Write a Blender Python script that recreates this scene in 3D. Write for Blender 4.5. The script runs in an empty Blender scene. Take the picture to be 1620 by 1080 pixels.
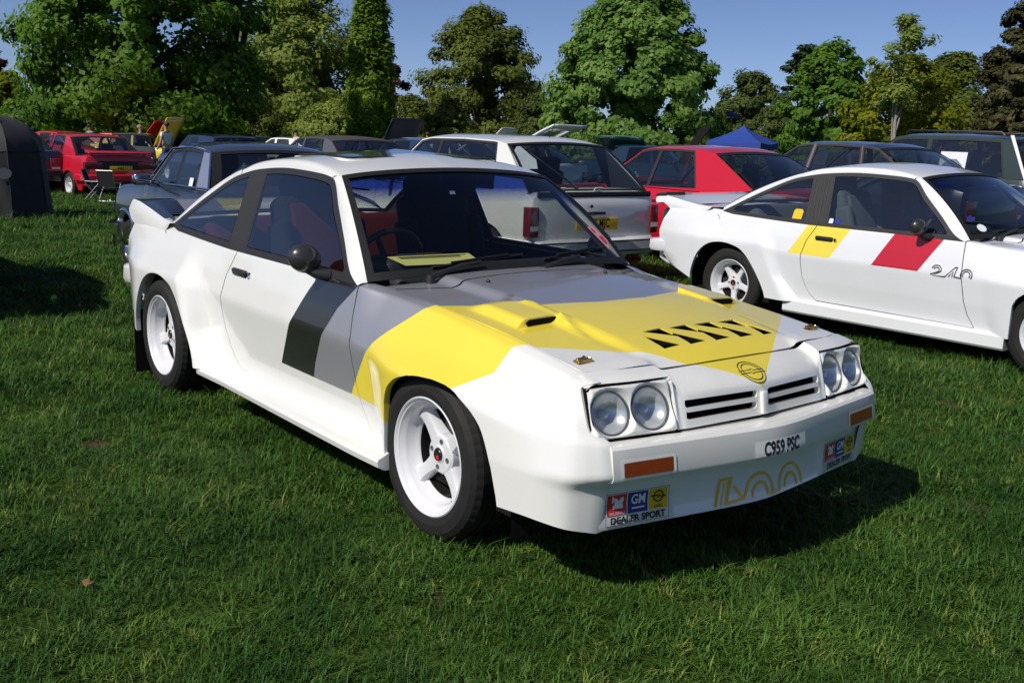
import bpy, bmesh, math, random
import numpy as np
from mathutils import Vector, Matrix

random.seed(7)
RNG = np.random.default_rng(7)
SC = bpy.context.scene
COL = SC.collection
R = math.radians

# ------------------------------------------------------------------ camera
CAM_LOC = (2.916, -2.7375, 1.4444)
YAW, PITCH, ROLL = 2.4735, -0.2013, 0.0348
def cam_axes():
    cy, sy = math.cos(YAW), math.sin(YAW); cp, sp = math.cos(PITCH), math.sin(PITCH)
    f = Vector((cy*cp, sy*cp, sp)); r = Vector((sy, -cy, 0)); u = r.cross(f)
    c, s = math.cos(ROLL), math.sin(ROLL)
    return c*r + s*u, -s*r + c*u, f
cr, cu, cf = cam_axes()
cam = bpy.data.objects.new('camera', bpy.data.cameras.new('camera'))
COL.objects.link(cam)
cam.matrix_world = Matrix(((cr.x, cu.x, -cf.x, CAM_LOC[0]), (cr.y, cu.y, -cf.y, CAM_LOC[1]),
                           (cr.z, cu.z, -cf.z, CAM_LOC[2]), (0, 0, 0, 1)))
cam.data.sensor_width = 36.0
cam.data.lens = 36.0*1622.6/1620.0
cam.data.clip_start = 0.05
cam.data.clip_end = 3000
SC.camera = cam

def pix_ground(px, py, z=0.0):
    """where the sight line through a photo pixel meets the level z"""
    d = cr*((px-810)/1622.6)-cu*((py-540)/1622.6)+cf
    t = (z-CAM_LOC[2])/d.z
    return CAM_LOC[0]+d.x*t, CAM_LOC[1]+d.y*t
# ------------------------------------------------------------------ sky + sun
SUN_DIR = Vector((0.115, -1.045, 1.0)).normalized()      # towards the sun
SUN_EL = math.asin(SUN_DIR.z)
world = bpy.data.worlds.new('World'); SC.world = world; world.use_nodes = True
wn = world.node_tree; wn.nodes.clear()
sky = wn.nodes.new('ShaderNodeTexSky'); sky.sky_type = 'NISHITA'; sky.sun_disc = False
sky.sun_elevation = SUN_EL
sky.sun_rotation = math.atan2(SUN_DIR.x, SUN_DIR.y)
sky.altitude = 50; sky.air_density = 0.5; sky.dust_density = 0.6; sky.ozone_density = 6.5
bg = wn.nodes.new('ShaderNodeBackground'); bg.inputs['Strength'].default_value = 0.108
wo = wn.nodes.new('ShaderNodeOutputWorld')
hz = wn.nodes.new('ShaderNodeMix'); hz.data_type = 'RGBA'; hz.blend_type = 'MULTIPLY'; hz.inputs[0].default_value = 1.0; hz.inputs[7].default_value = (1.04, 0.90, 0.87, 1)   # slightly violet spring sky
wn.links.new(sky.outputs[0], hz.inputs[6]); wn.links.new(hz.outputs[2], bg.inputs[0]); wn.links.new(bg.outputs[0], wo.inputs[0])
sun = bpy.data.objects.new('sun', bpy.data.lights.new('sun', 'SUN'))
COL.objects.link(sun)
sun.data.energy = 4.0; sun.data.angle = R(0.53); sun.data.color = (1.0, 0.955, 0.88)
sun.rotation_euler = SUN_DIR.to_track_quat('Z', 'Y').to_euler()
sun.location = (0, -20, 20)

SC.view_settings.view_transform = 'Standard'; SC.view_settings.look = 'None'
SC.view_settings.exposure = 0.05; SC.view_settings.gamma = 1.0
SC.view_settings.use_curve_mapping = False
SC.render.engine = 'CYCLES'
SC.cycles.max_bounces = 8; SC.cycles.diffuse_bounces = 3; SC.cycles.glossy_bounces = 4
SC.cycles.transmission_bounces = 8; SC.cycles.transparent_max_bounces = 16
SC.cycles.use_denoising = True
SC.cycles.caustics_reflective = False; SC.cycles.caustics_refractive = False

# ------------------------------------------------------------------ materials
MATS = {}
def newmat(name):
    m = bpy.data.materials.new(name); m.use_nodes = True
    nt = m.node_tree; nt.nodes.clear()
    out = nt.nodes.new('ShaderNodeOutputMaterial')
    MATS[name] = m
    return m, nt, out
def mat(name, col, rough=0.5, metal=0.0, coat=0.0, spec=0.5, noise=0.0, nscale=30.0, bump=0.0, emit=None, coat_rough=0.03, sheen=0.0):
    m, nt, out = newmat(name)
    b = nt.nodes.new('ShaderNodeBsdfPrincipled')
    b.inputs['Base Color'].default_value = (*col, 1); b.inputs['Roughness'].default_value = rough
    b.inputs['Metallic'].default_value = metal; b.inputs['Coat Weight'].default_value = coat
    b.inputs['Coat Roughness'].default_value = coat_rough
    b.inputs['Specular IOR Level'].default_value = spec
    nt.links.new(b.outputs[0], out.inputs[0])
    if noise or bump:
        tc = nt.nodes.new('ShaderNodeTexCoord'); n = nt.nodes.new('ShaderNodeTexNoise')
        n.inputs['Scale'].default_value = nscale; n.inputs['Detail'].default_value = 5
        nt.links.new(tc.outputs['Object'], n.inputs['Vector'])
        if noise:
            mx = nt.nodes.new('ShaderNodeMix'); mx.data_type = 'RGBA'
            mx.inputs[6].default_value = (*[c*(1-noise) for c in col], 1)
            mx.inputs[7].default_value = (*[min(1, c*(1+noise)) for c in col], 1)
            nt.links.new(n.outputs[0], mx.inputs[0]); nt.links.new(mx.outputs[2], b.inputs['Base Color'])
        if bump:
            bp = nt.nodes.new('ShaderNodeBump'); bp.inputs['Strength'].default_value = bump; bp.inputs['Distance'].default_value = 0.01
            nt.links.new(n.outputs[0], bp.inputs['Height']); nt.links.new(bp.outputs[0], b.inputs['Normal'])
    return m
def paint(name, col, rough=0.35, metal=0.0, coat=1.0):
    """car paint: slightly uneven colour coat under lacquer, a little dust towards the sills"""
    m, nt, out = newmat(name)
    b = nt.nodes.new('ShaderNodeBsdfPrincipled')
    b.inputs['Roughness'].default_value = rough; b.inputs['Metallic'].default_value = metal
    b.inputs['Coat Weight'].default_value = coat; b.inputs['Coat Roughness'].default_value = 0.04
    tc = nt.nodes.new('ShaderNodeTexCoord')
    n = nt.nodes.new('ShaderNodeTexNoise'); n.inputs['Scale'].default_value = 2.3; n.inputs['Detail'].default_value = 6
    nt.links.new(tc.outputs['Object'], n.inputs['Vector'])
    mx = nt.nodes.new('ShaderNodeMix'); mx.data_type = 'RGBA'
    mx.inputs[6].default_value = (*[c*0.94 for c in col], 1); mx.inputs[7].default_value = (*[min(1, c*1.04) for c in col], 1)
    nt.links.new(n.outputs[0], mx.inputs[0])
    # fine dust specks
    n2 = nt.nodes.new('ShaderNodeTexNoise'); n2.inputs['Scale'].default_value = 160; n2.inputs['Detail'].default_value = 2
    nt.links.new(tc.outputs['Object'], n2.inputs['Vector'])
    rp = nt.nodes.new('ShaderNodeMapRange'); rp.inputs[1].default_value = 0.66; rp.inputs[2].default_value = 0.80; rp.inputs[4].default_value = 0.25
    nt.links.new(n2.outputs[0], rp.inputs[0])
    mx2 = nt.nodes.new('ShaderNodeMix'); mx2.data_type = 'RGBA'; mx2.inputs[7].default_value = (0.35, 0.32, 0.26, 1)
    nt.links.new(rp.outputs[0], mx2.inputs[0]); nt.links.new(mx.outputs[2], mx2.inputs[6])
    nt.links.new(mx2.outputs[2], b.inputs['Base Color'])
    # orange peel
    bp = nt.nodes.new('ShaderNodeBump'); bp.inputs['Strength'].default_value = 0.018; bp.inputs['Distance'].default_value = 0.004
    n3 = nt.nodes.new('ShaderNodeTexNoise'); n3.inputs['Scale'].default_value = 55; n3.inputs['Detail'].default_value = 1
    nt.links.new(tc.outputs['Object'], n3.inputs['Vector'])
    nt.links.new(n3.outputs[0], bp.inputs['Height']); nt.links.new(bp.outputs[0], b.inputs['Coat Normal'])
    nt.links.new(b.outputs[0], out.inputs[0])
    return m
def glass(name, tint=(0.55, 0.62, 0.62), band=None, refl=1.0, base=.055):
    """thin car glass: tinted see-through plus mirror reflection by Fresnel; band=(z0,z1): blue sun band"""
    m, nt, out = newmat(name)
    tr = nt.nodes.new('ShaderNodeBsdfTransparent'); tr.inputs[0].default_value = (*tint, 1)
    gl = nt.nodes.new('ShaderNodeBsdfGlossy'); gl.inputs['Roughness'].default_value = 0.015
    gl.inputs['Color'].default_value = (refl, refl, refl, 1)
    lw = nt.nodes.new('ShaderNodeLayerWeight'); lw.inputs[0].default_value = .5
    pw = nt.nodes.new('ShaderNodeMath'); pw.operation = 'POWER'; pw.inputs[1].default_value = 4.5
    nt.links.new(lw.outputs['Facing'], pw.inputs[0])
    mul = nt.nodes.new('ShaderNodeMath'); mul.operation = 'MULTIPLY_ADD'; mul.inputs[1].default_value = .88; mul.inputs[2].default_value = base; mul.use_clamp = True
    nt.links.new(pw.outputs[0], mul.inputs[0])
    mx = nt.nodes.new('ShaderNodeMixShader')
    nt.links.new(mul.outputs[0], mx.inputs[0]); nt.links.new(tr.outputs[0], mx.inputs[1]); nt.links.new(gl.outputs[0], mx.inputs[2])
    nt.links.new(mx.outputs[0], out.inputs[0])
    if band:
        tc = nt.nodes.new('ShaderNodeTexCoord'); sp = nt.nodes.new('ShaderNodeSeparateXYZ')
        nt.links.new(tc.outputs['Object'], sp.inputs[0])
        mr = nt.nodes.new('ShaderNodeMapRange'); mr.inputs[1].default_value = band[0]; mr.inputs[2].default_value = band[1]
        nt.links.new(sp.outputs[2], mr.inputs[0])
        cm = nt.nodes.new('ShaderNodeMix'); cm.data_type = 'RGBA'
        cm.inputs[6].default_value = (*tint, 1); cm.inputs[7].default_value = (0.03, 0.07, 0.42, 1)
        nt.links.new(mr.outputs[0], cm.inputs[0]); nt.links.new(cm.outputs[2], tr.inputs[0])
    return m

M_WHITE = paint('white_paint', (0.79, 0.785, 0.745))
M_WHITE2 = paint('cool_white_paint', (0.77, 0.78, 0.80))
M_YEL = paint('yellow_paint', (0.86, 0.69, 0.06))
M_GREY = paint('silver_grey_paint', (0.37, 0.37, 0.405), rough=0.42, metal=0.45)
M_BLK = paint('black_paint', (0.012, 0.012, 0.013), rough=0.3)
M_RED = paint('red_paint', (0.52, 0.008, 0.022))
M_RUB = mat('black_rubber', (0.014, 0.014, 0.014), 0.55, spec=0.35)
M_TRIM = mat('black_trim', (0.022, 0.022, 0.023), 0.5, noise=0.2, nscale=60)
M_RIB = mat('ribbed_pillar_trim', (0.024, 0.023, 0.023), 0.6, noise=0.3, nscale=90)
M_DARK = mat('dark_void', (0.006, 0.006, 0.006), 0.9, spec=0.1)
M_UND = mat('underbody', (0.012, 0.011, 0.010), 0.9, spec=0.1)
M_TYRE = mat('tyre_rubber', (0.017, 0.0165, 0.016), 0.72, spec=0.3, noise=0.35, nscale=14)
M_RIM = mat('white_wheel_paint', (0.70, 0.70, 0.72), 0.3, coat=0.6, noise=0.05, nscale=6)
M_RIMD = mat('grey_metal', (0.25, 0.25, 0.26), 0.4, metal=0.8)
M_DISC = mat('brake_iron', (0.05, 0.048, 0.047), 0.5, metal=0.6)
M_MIRB = mat('mirror_shell_plastic', (0.030, 0.030, 0.033), 0.30, coat=0.4)
M_CHR = mat('chrome', (0.82, 0.82, 0.84), 0.08, metal=1.0)
M_GOLD = mat('gold_clip', (0.75, 0.50, 0.16), 0.25, metal=1.0)
M_MIRROR = mat('mirror_silver', (0.9, 0.9, 0.9), 0.02, metal=1.0)
M_AMBER = mat('amber_lens', (0.21, 0.032, 0.003), 0.25, coat=0.8, noise=0.25, nscale=80)
M_TAIL = mat('tail_lens', (0.17, 0.012, 0.014), 0.25, coat=0.8, noise=0.2, nscale=60)
M_REFL = mat('lamp_reflector', (0.86, 0.87, 0.88), 0.28, metal=0.55, bump=0.22, nscale=22)
M_PLATEW = mat('white_plate', (0.78, 0.78, 0.75), 0.4, coat=0.4)
M_PLATEY = mat('yellow_plate', (0.72, 0.47, 0.01), 0.4, coat=0.4)
M_INK = mat('black_ink', (0.012, 0.012, 0.016), 0.5)
M_INKW = mat('white_ink', (0.8, 0.8, 0.8), 0.5)
M_INKY = mat('orange_yellow_ink', (0.86, 0.52, 0.03), 0.45, coat=0.5)
M_DRED = mat('decal_red', (0.60, 0.02, 0.03), 0.4, coat=0.5)
M_DBLU = mat('decal_blue', (0.02, 0.03, 0.22), 0.4, coat=0.5)
M_DYEL = mat('decal_yellow', (0.75, 0.50, 0.015), 0.4, coat=0.5)
M_SEATB = mat('black_seat_cloth', (0.016, 0.017, 0.020), 0.9, noise=0.3, nscale=40)
M_SEATR = mat('red_seat_cloth', (0.13, 0.007, 0.011), 0.9, noise=0.25, nscale=40)
M_SEATG = mat('grey_seat_cloth', (0.16, 0.20, 0.21), 0.85, noise=0.25, nscale=40)
M_DASH = mat('dash_plastic', (0.022, 0.023, 0.025), 0.65, noise=0.2, nscale=70)
M_LINING = mat('headlining', (0.045, 0.045, 0.045), 0.9)
M_PAPERY = mat('yellow_paper', (0.72, 0.68, 0.22), 0.8)
M_PAPERW = mat('white_paper', (0.75, 0.76, 0.78), 0.8)
M_PINK = mat('pink_sticker', (0.65, 0.30, 0.34), 0.6)
G_FRONT = glass('windscreen_glass', (0.74, 0.77, 0.75), band=(1.13, 1.19))
G_SIDE = glass('side_glass', (0.58, 0.61, 0.61), base=.14)
G_DARK = glass('far_glass', (0.60, 0.65, 0.66), base=.10)
G_LAMP = glass('lamp_lens_glass', (0.86, 0.88, 0.88), refl=0.8)

# ------------------------------------------------------------------ object helpers
def tag(o, label=None, cat=None, group=None, kind=None):
    if label: o['label'] = label
    if cat: o['category'] = cat
    if group: o['group'] = group
    if kind: o['kind'] = kind
    return o
def empty(name, loc=(0, 0, 0), rz=0.0, label=None, cat=None, group=None):
    o = bpy.data.objects.new(name, None); COL.objects.link(o)
    o.location = loc; o.rotation_euler = (0, 0, rz); o.empty_display_size = 0.2
    return tag(o, label, cat, group)
def mesh_obj(name, V, F, mats, parent=None, midx=None, smooth=True, sharp=38):
    me = bpy.data.meshes.new(name)
    me.from_pydata([tuple(map(float, v)) for v in V], [], [tuple(map(int, f)) for f in F])
    if not isinstance(mats, (list, tuple)): mats = [mats]
    for m in mats: me.materials.append(m)
    if midx is not None: me.polygons.foreach_set('material_index', np.asarray(midx, dtype=np.int32))
    me.update()
    if smooth:
        me.polygons.foreach_set('use_smooth', np.ones(len(me.polygons), dtype=bool))
        if sharp: me.set_sharp_from_angle(angle=R(sharp))
    o = bpy.data.objects.new(name, me); COL.objects.link(o)
    if parent is not None: o.parent = parent
    return o
class MB:
    """collects shapes for ONE mesh object"""
    def __init__(s): s.V = []; s.F = []; s.M = []
    def add(s, V, F, m=0):
        b = len(s.V); s.V += [tuple(v) for v in V]; s.F += [tuple(i+b for i in f) for f in F]; s.M += [m]*len(F); return s
    def box(s, c, d, rot=None, m=0, bev=0.0):
        x, y, z = d[0]/2, d[1]/2, d[2]/2
        if bev <= 0:
            P = [(-x,-y,-z),(x,-y,-z),(x,y,-z),(-x,y,-z),(-x,-y,z),(x,-y,z),(x,y,z),(-x,y,z)]
            F = [(3,2,1,0),(4,5,6,7),(0,1,5,4),(1,2,6,5),(2,3,7,6),(3,0,4,7)]
        else:
            bm = bmesh.new(); bmesh.ops.create_cube(bm, size=1)
            for v in bm.verts: v.co = Vector((v.co.x*d[0], v.co.y*d[1], v.co.z*d[2]))
            bmesh.ops.bevel(bm, geom=bm.edges[:], offset=bev, segments=3, profile=0.5, affect='EDGES')
            bm.verts.index_update()
            P = [tuple(v.co) for v in bm.verts]; F = [[v.index for v in f.verts] for f in bm.faces]; bm.free()
        if rot is not None: P = [tuple(rot @ Vector(p)) for p in P]
        return s.add([(p[0]+c[0], p[1]+c[1], p[2]+c[2]) for p in P], F, m)
    def tube(s, pts, rad, n=8, m=0, caps=True):
        pts = [Vector(p) for p in pts]
        if not hasattr(rad, '__len__'): rad = [rad]*len(pts)
        V = []; F = []
        up = Vector((0, 0, 1))
        t0 = (pts[1]-pts[0]).normalized()
        if abs(t0.dot(up)) > 0.95: up = Vector((1, 0, 0))
        a = t0.cross(up).normalized()
        for i, p in enumerate(pts):
            t = (pts[min(i+1, len(pts)-1)]-pts[max(i-1, 0)]).normalized()
            a = (a - t*a.dot(t)).normalized(); b = t.cross(a)
            for k in range(n):
                th = 2*math.pi*k/n
                V.append(p + (a*math.cos(th)+b*math.sin(th))*rad[i])
        for i in range(len(pts)-1):
            for k in range(n):
                F.append((i*n+k, i*n+(k+1) % n, (i+1)*n+(k+1) % n, (i+1)*n+k))
        if caps:
            F.append(tuple(range(n-1, -1, -1))); F.append(tuple((len(pts)-1)*n+k for k in range(n)))
        return s.add(V, F, m)
    def lathe(s, prof, n=48, axis='Y', c=(0, 0, 0), m=0, closed=False):
        V = []; F = []; k = len(prof)
        for i in range(n):
            th = 2*math.pi*i/n; ct, st = math.cos(th), math.sin(th)
            for r, h in prof:
                if axis == 'Y': V.append((c[0]+r*ct, c[1]+h, c[2]+r*st))
                elif axis == 'X': V.append((c[0]+h, c[1]+r*ct, c[2]+r*st))
                else: V.append((c[0]+r*ct, c[1]+r*st, c[2]+h))
        for i in range(n):
            j = (i+1) % n
            for q in range(k-1 if not closed else k):
                w = (q+1) % k
                F.append((i*k+q, i*k+w, j*k+w, j*k+q))
        return s.add(V, F, m)
    def prism(s, poly, a0, a1, axis='Y', m=0):
        """polygon in the two other axes extruded along axis from a0 to a1"""
        def P(u, v, a): return {'Y': (u, a, v), 'X': (a, u, v), 'Z': (u, v, a)}[axis]
        n = len(poly)
        V = [P(u, v, a0) for u, v in poly]+[P(u, v, a1) for u, v in poly]
        F = [tuple(range(n)), tuple(range(2*n-1, n-1, -1))]+[(i, i+n, (i+1) % n+n, (i+1) % n) for i in range(n)]
        return s.add(V, F, m)
    def sphere(s, c, r, nu=16, nv=10, m=0, rot=None):
        V = []; F = []
        for j in range(nv+1):
            ph = math.pi*j/nv
            for i in range(nu):
                th = 2*math.pi*i/nu
                p = Vector((r[0]*math.sin(ph)*math.cos(th), r[1]*math.sin(ph)*math.sin(th), r[2]*math.cos(ph)))
                if rot is not None: p = rot @ p
                V.append((c[0]+p.x, c[1]+p.y, c[2]+p.z))
        for j in range(nv):
            for i in range(nu):
                F.append((j*nu+i, (j+1)*nu+i, (j+1)*nu+(i+1) % nu, j*nu+(i+1) % nu))
        return s.add(V, F, m)
    def build(s, name, mats, parent=None, smooth=True, sharp=38, fix=True):
        o = mesh_obj(name, s.V, s.F, mats, parent, s.M, smooth, None)
        if fix:
            bm = bmesh.new(); bm.from_mesh(o.data)
            bmesh.ops.remove_doubles(bm, verts=bm.verts, dist=1e-5)
            bmesh.ops.recalc_face_normals(bm, faces=bm.faces)
            bm.to_mesh(o.data); bm.free()
        if smooth and sharp: o.data.set_sharp_from_angle(angle=R(sharp))
        return o
def grid_faces(n, m):
    i, j = np.meshgrid(np.arange(n-1), np.arange(m-1), indexing='ij')
    a = (i*m+j).ravel()
    return np.stack([a, a+m, a+m+1, a+1], 1)
def pchip(x, y, xi):
    """monotone cubic through y(x) (y may have several columns); natural at ends"""
    x = np.asarray(x, float); y = np.asarray(y, float); xi = np.asarray(xi, float)
    if y.ndim == 1: return pchip(x, y[:, None], xi)[:, 0]
    h = np.diff(x)[:, None]; d = np.diff(y, axis=0)/h
    m = np.zeros_like(y)
    w1 = 2*h[1:]+h[:-1]; w2 = h[1:]+2*h[:-1]
    ok = (d[:-1]*d[1:]) > 0
    with np.errstate(divide='ignore', invalid='ignore'):
        hm = (w1+w2)/(w1/d[:-1]+w2/d[1:])
    m[1:-1] = np.where(ok, hm, 0)
    m[0] = d[0]; m[-1] = d[-1]
    k = np.clip(np.searchsorted(x, xi, side='right')-1, 0, len(x)-2)
    t = ((xi-x[k])/(x[k+1]-x[k]))[:, None]; hk = h[k]
    return ((2*t**3-3*t**2+1)*y[k]+(t**3-2*t**2+t)*hk*m[k]+(-2*t**3+3*t**2)*y[k+1]+(t**3-t**2)*hk*m[k+1])
def in_poly(P, poly):
    P = np.asarray(P); x, y = P[:, 0], P[:, 1]; ins = np.zeros(len(P), bool)
    n = len(poly)
    for i in range(n):
        x1, y1 = poly[i]; x2, y2 = poly[(i+1) % n]
        c = ((y1 > y) != (y2 > y))
        with np.errstate(divide='ignore', invalid='ignore'):
            xx = (x2-x1)*(y-y1)/(y2-y1)+x1
        ins ^= c & (x < xx)
    return ins
def offset_poly(poly, d):
    """grow (d>0) or shrink a polygon"""
    P = [Vector(p) for p in poly]; n = len(P)
    area = sum(P[i].x*P[(i+1) % n].y-P[(i+1) % n].x*P[i].y for i in range(n))
    sg = 1 if area > 0 else -1
    out = []
    for i in range(n):
        e1 = (P[i]-P[i-1]).normalized(); e2 = (P[(i+1) % n]-P[i]).normalized()
        n1 = Vector((e1.y, -e1.x))*sg; n2 = Vector((e2.y, -e2.x))*sg
        b = (n1+n2); k = max(0.35, 1+n1.dot(n2))
        q = P[i]+b*(d/k); out.append((q.x, q.y))
    return out
def round_poly(poly, r, n=4):
    P = [Vector(p) for p in poly]; out = []
    rr = r if hasattr(r, '__len__') else [r]*len(P)
    for i in range(len(P)):
        a, b, c = P[i-1], P[i], P[(i+1) % len(P)]
        d = min(rr[i], (a-b).length*0.45, (c-b).length*0.45)
        if d < 1e-4: out.append(tuple(b)); continue
        p, q = b+(a-b).normalized()*d, b+(c-b).normalized()*d
        for k in range(n+1):
            t = k/n; w = p*(1-t)**2+b*2*t*(1-t)+q*t*t; out.append((w.x, w.y))
    return out
def clip_half(poly, p, nrm):
    """keep the part of a polygon where (x-p).nrm >= 0"""
    out = []; n = len(poly)
    f = [(q[0]-p[0])*nrm[0]+(q[1]-p[1])*nrm[1] for q in poly]
    for i in range(n):
        j = (i+1) % n
        if f[i] >= 0: out.append(poly[i])
        if (f[i] >= 0) != (f[j] >= 0):
            t = f[i]/(f[i]-f[j]); out.append((poly[i][0]+t*(poly[j][0]-poly[i][0]), poly[i][1]+t*(poly[j][1]-poly[i][1])))
    return out
class Shell:
    """a surface that is cut along outlines into panels; each face has a panel id and a material slot"""
    def __init__(s, V, F):
        s.bm = bmesh.new()
        vs = [s.bm.verts.new(tuple(map(float, v))) for v in V]
        for f in F:
            q = [vs[i] for i in f]
            try: s.bm.faces.new(q)
            except ValueError: pass
        s.pid = s.bm.faces.layers.int.new('pid')
    def cut(s, poly, ax=(0, 2), pred=None, closed=True):
        a0, a1 = ax
        lo = np.min(poly, axis=0)-0.03; hi = np.max(poly, axis=0)+0.03
        n = len(poly)
        for i in range(n if closed else n-1):
            p, q = poly[i], poly[(i+1) % n]
            if abs(p[0]-q[0])+abs(p[1]-q[1]) < 1e-5: continue
            x0, x1 = min(p[0], q[0])-1e-4, max(p[0], q[0])+1e-4; y0, y1 = min(p[1], q[1])-1e-4, max(p[1], q[1])+1e-4
            fs = []
            for f in s.bm.faces:
                c = [v.co for v in f.verts]
                if max(v[a0] for v in c) < x0 or min(v[a0] for v in c) > x1: continue
                if max(v[a1] for v in c) < y0 or min(v[a1] for v in c) > y1: continue
                if pred and not pred(f): continue
                fs.append(f)
            if not fs: continue
            geom = set(fs)
            for f in fs: geom.update(f.edges); geom.update(f.verts)
            co = [0, 0, 0]; co[a0] = p[0]; co[a1] = p[1]
            no = [0, 0, 0]; no[a0] = -(q[1]-p[1]); no[a1] = q[0]-p[0]
            bmesh.ops.bisect_plane(s.bm, geom=list(geom), dist=2e-5, plane_co=co, plane_no=no)
    def sel(s, poly, ax=(0, 2), pred=None):
        fs = [f for f in s.bm.faces if (pred is None or pred(f))]
        C = []
        for f in fs:
            c = f.calc_center_median(); C.append((c[ax[0]], c[ax[1]]))
        if not C: return []
        ins = in_poly(np.array(C), poly)
        return [f for f, k in zip(fs, ins) if k]
    def paint(s, poly, m, ax=(0, 2), pred=None, cut=True):
        if cut: s.cut(poly, ax, pred)
        for f in s.sel(poly, ax, pred): f.material_index = m
    def panel(s, poly, pid, ax=(0, 2), pred=None, gap=0.005):
        """cut out a panel, removing a narrow joint all round it"""
        a, b = offset_poly(poly, -gap/2), offset_poly(poly, gap/2)
        s.cut(a, ax, pred); s.cut(b, ax, pred)
        inner = set(s.sel(a, ax, pred)); outer = s.sel(b, ax, pred)
        dead = [f for f in outer if f not in inner]
        for f in inner: f[s.pid] = pid
        bmesh.ops.delete(s.bm, geom=dead, context='FACES')
    def remove(s, poly, ax=(0, 2), pred=None):
        s.cut(poly, ax, pred)
        bmesh.ops.delete(s.bm, geom=s.sel(poly, ax, pred), context='FACES')
    def extract(s, pid):
        vi = {}; V = []; F = []; M = []
        for f in s.bm.faces:
            if f[s.pid] != pid: continue
            q = []
            for v in f.verts:
                if v not in vi: vi[v] = len(V); V.append(tuple(v.co))
                q.append(vi[v])
            F.append(q); M.append(f.material_index)
        return V, F, M
def mirror(V, F):
    return [(v[0], -v[1], v[2]) for v in V], [tuple(reversed(f)) for f in F]
def panel_obj(name, data, mats, parent, ret=0.0, flip=False, sharp=38, retmat=None, retvec=None):
    """a panel object; ret: depth of the folded-in edge all round"""
    V, F, M = data
    if not F: return None
    if flip: V, F = mirror(V, F)
    o = mesh_obj(name, V, F, mats, parent, M, True, None)
    bm = bmesh.new(); bm.from_mesh(o.data)
    bmesh.ops.remove_doubles(bm, verts=bm.verts, dist=2e-5)
    if ret:
        bm.normal_update()
        be = [e for e in bm.edges if e.is_boundary]
        nm = {v: v.normal.copy() for e in be for v in e.verts}
        r = bmesh.ops.extrude_edge_only(bm, edges=be)
        nv = [g for g in r['geom'] if isinstance(g, bmesh.types.BMVert)]
        nf = [g for g in r['geom'] if isinstance(g, bmesh.types.BMFace)]
        pos = {tuple(round(c, 6) for c in v.co): n for v, n in nm.items()}
        for v in nv:
            n = pos.get(tuple(round(c, 6) for c in v.co))
            if n is not None: v.co += (Vector((0, -retvec if flip else retvec, 0)) if retvec else n*-ret)
        for f in nf: f.smooth = True
        if retmat is not None:
            for f in nf: f.material_index = retmat
    bm.to_mesh(o.data); bm.free()
    o.data.set_sharp_from_angle(angle=R(sharp))
    return o
def text_mesh(body, size, mat_, parent, M, name='lettering', ext=0.0008, align='CENTER', sx=1.0, shear=0.0, bold=0.0, spacing=1.0):
    """flat lettering as a mesh; M = 4x4 placing text x/y plane"""
    cu_ = bpy.data.curves.new('t', 'FONT'); cu_.body = body; cu_.size = size; cu_.extrude = ext
    cu_.align_x = align; cu_.align_y = 'CENTER'; cu_.shear = shear; cu_.offset = bold; cu_.space_character = spacing
    cu_.resolution_u = 3
    to = bpy.data.objects.new('t', cu_); COL.objects.link(to)
    bpy.context.view_layer.update()
    dg = bpy.context.evaluated_depsgraph_get()
    me = bpy.data.meshes.new_from_object(to.evaluated_get(dg))
    bpy.data.objects.remove(to); bpy.data.curves.remove(cu_)
    me.transform(M @ Matrix.Diagonal((sx, 1, 1, 1)))
    me.materials.clear(); me.materials.append(mat_)
    me.name = name
    o = bpy.data.objects.new(name, me); COL.objects.link(o)
    if parent is not None: o.parent = parent
    return o
def bvh_of(o):
    from mathutils.bvhtree import BVHTree
    me = o.data
    return BVHTree.FromPolygons([v.co for v in me.vertices], [tuple(p.vertices) for p in me.polygons])
def conform(o, tree, d, off):
    """lay a flat mark onto a surface along direction d"""
    d = Vector(d).normalized()
    for v in o.data.vertices:
        h = tree.ray_cast(v.co-d*0.3, d)
        if h[0] is not None: v.co = h[0]-d*off
def frame(o, xa, ya):
    """matrix with origin o, x axis xa, y axis ya (orthonormalised)"""
    x = Vector(xa).normalized(); y = Vector(ya); y = (y-x*y.dot(x)).normalized(); z = x.cross(y)
    return Matrix(((x.x, y.x, z.x, o[0]), (x.y, y.y, z.y, o[1]), (x.z, y.z, z.z, o[2]), (0, 0, 0, 1)))
def stroke(mb, pts, w, m=0, closed=False, th=0.0008, M=None):
    """flat ribbon of width w along a 2D path, mitred joints"""
    P = [Vector(p) for p in pts]; n = len(P); L = []; Rr = []
    for i in range(n):
        a = P[i-1] if (i or closed) else None; c = P[(i+1) % n] if (i < n-1 or closed) else None
        d1 = (P[i]-a).normalized() if a is not None else None; d2 = (c-P[i]).normalized() if c is not None else None
        if d1 is None: d1 = d2
        if d2 is None: d2 = d1
        n1 = Vector((-d1.y, d1.x)); n2 = Vector((-d2.y, d2.x)); b = n1+n2; k = max(0.5, 1+n1.dot(n2)); b = b/k
        L.append(P[i]+b*w/2); Rr.append(P[i]-b*w/2)
    V = [(p.x, p.y, th) for p in L]+[(p.x, p.y, th) for p in Rr]
    F = [(i, i+n, (i+1) % n+n, (i+1) % n) for i in range(n if closed else n-1)]
    if M is not None: V = [tuple(M @ Vector(v)) for v in V]
    mb.add(V, F, m)
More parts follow.
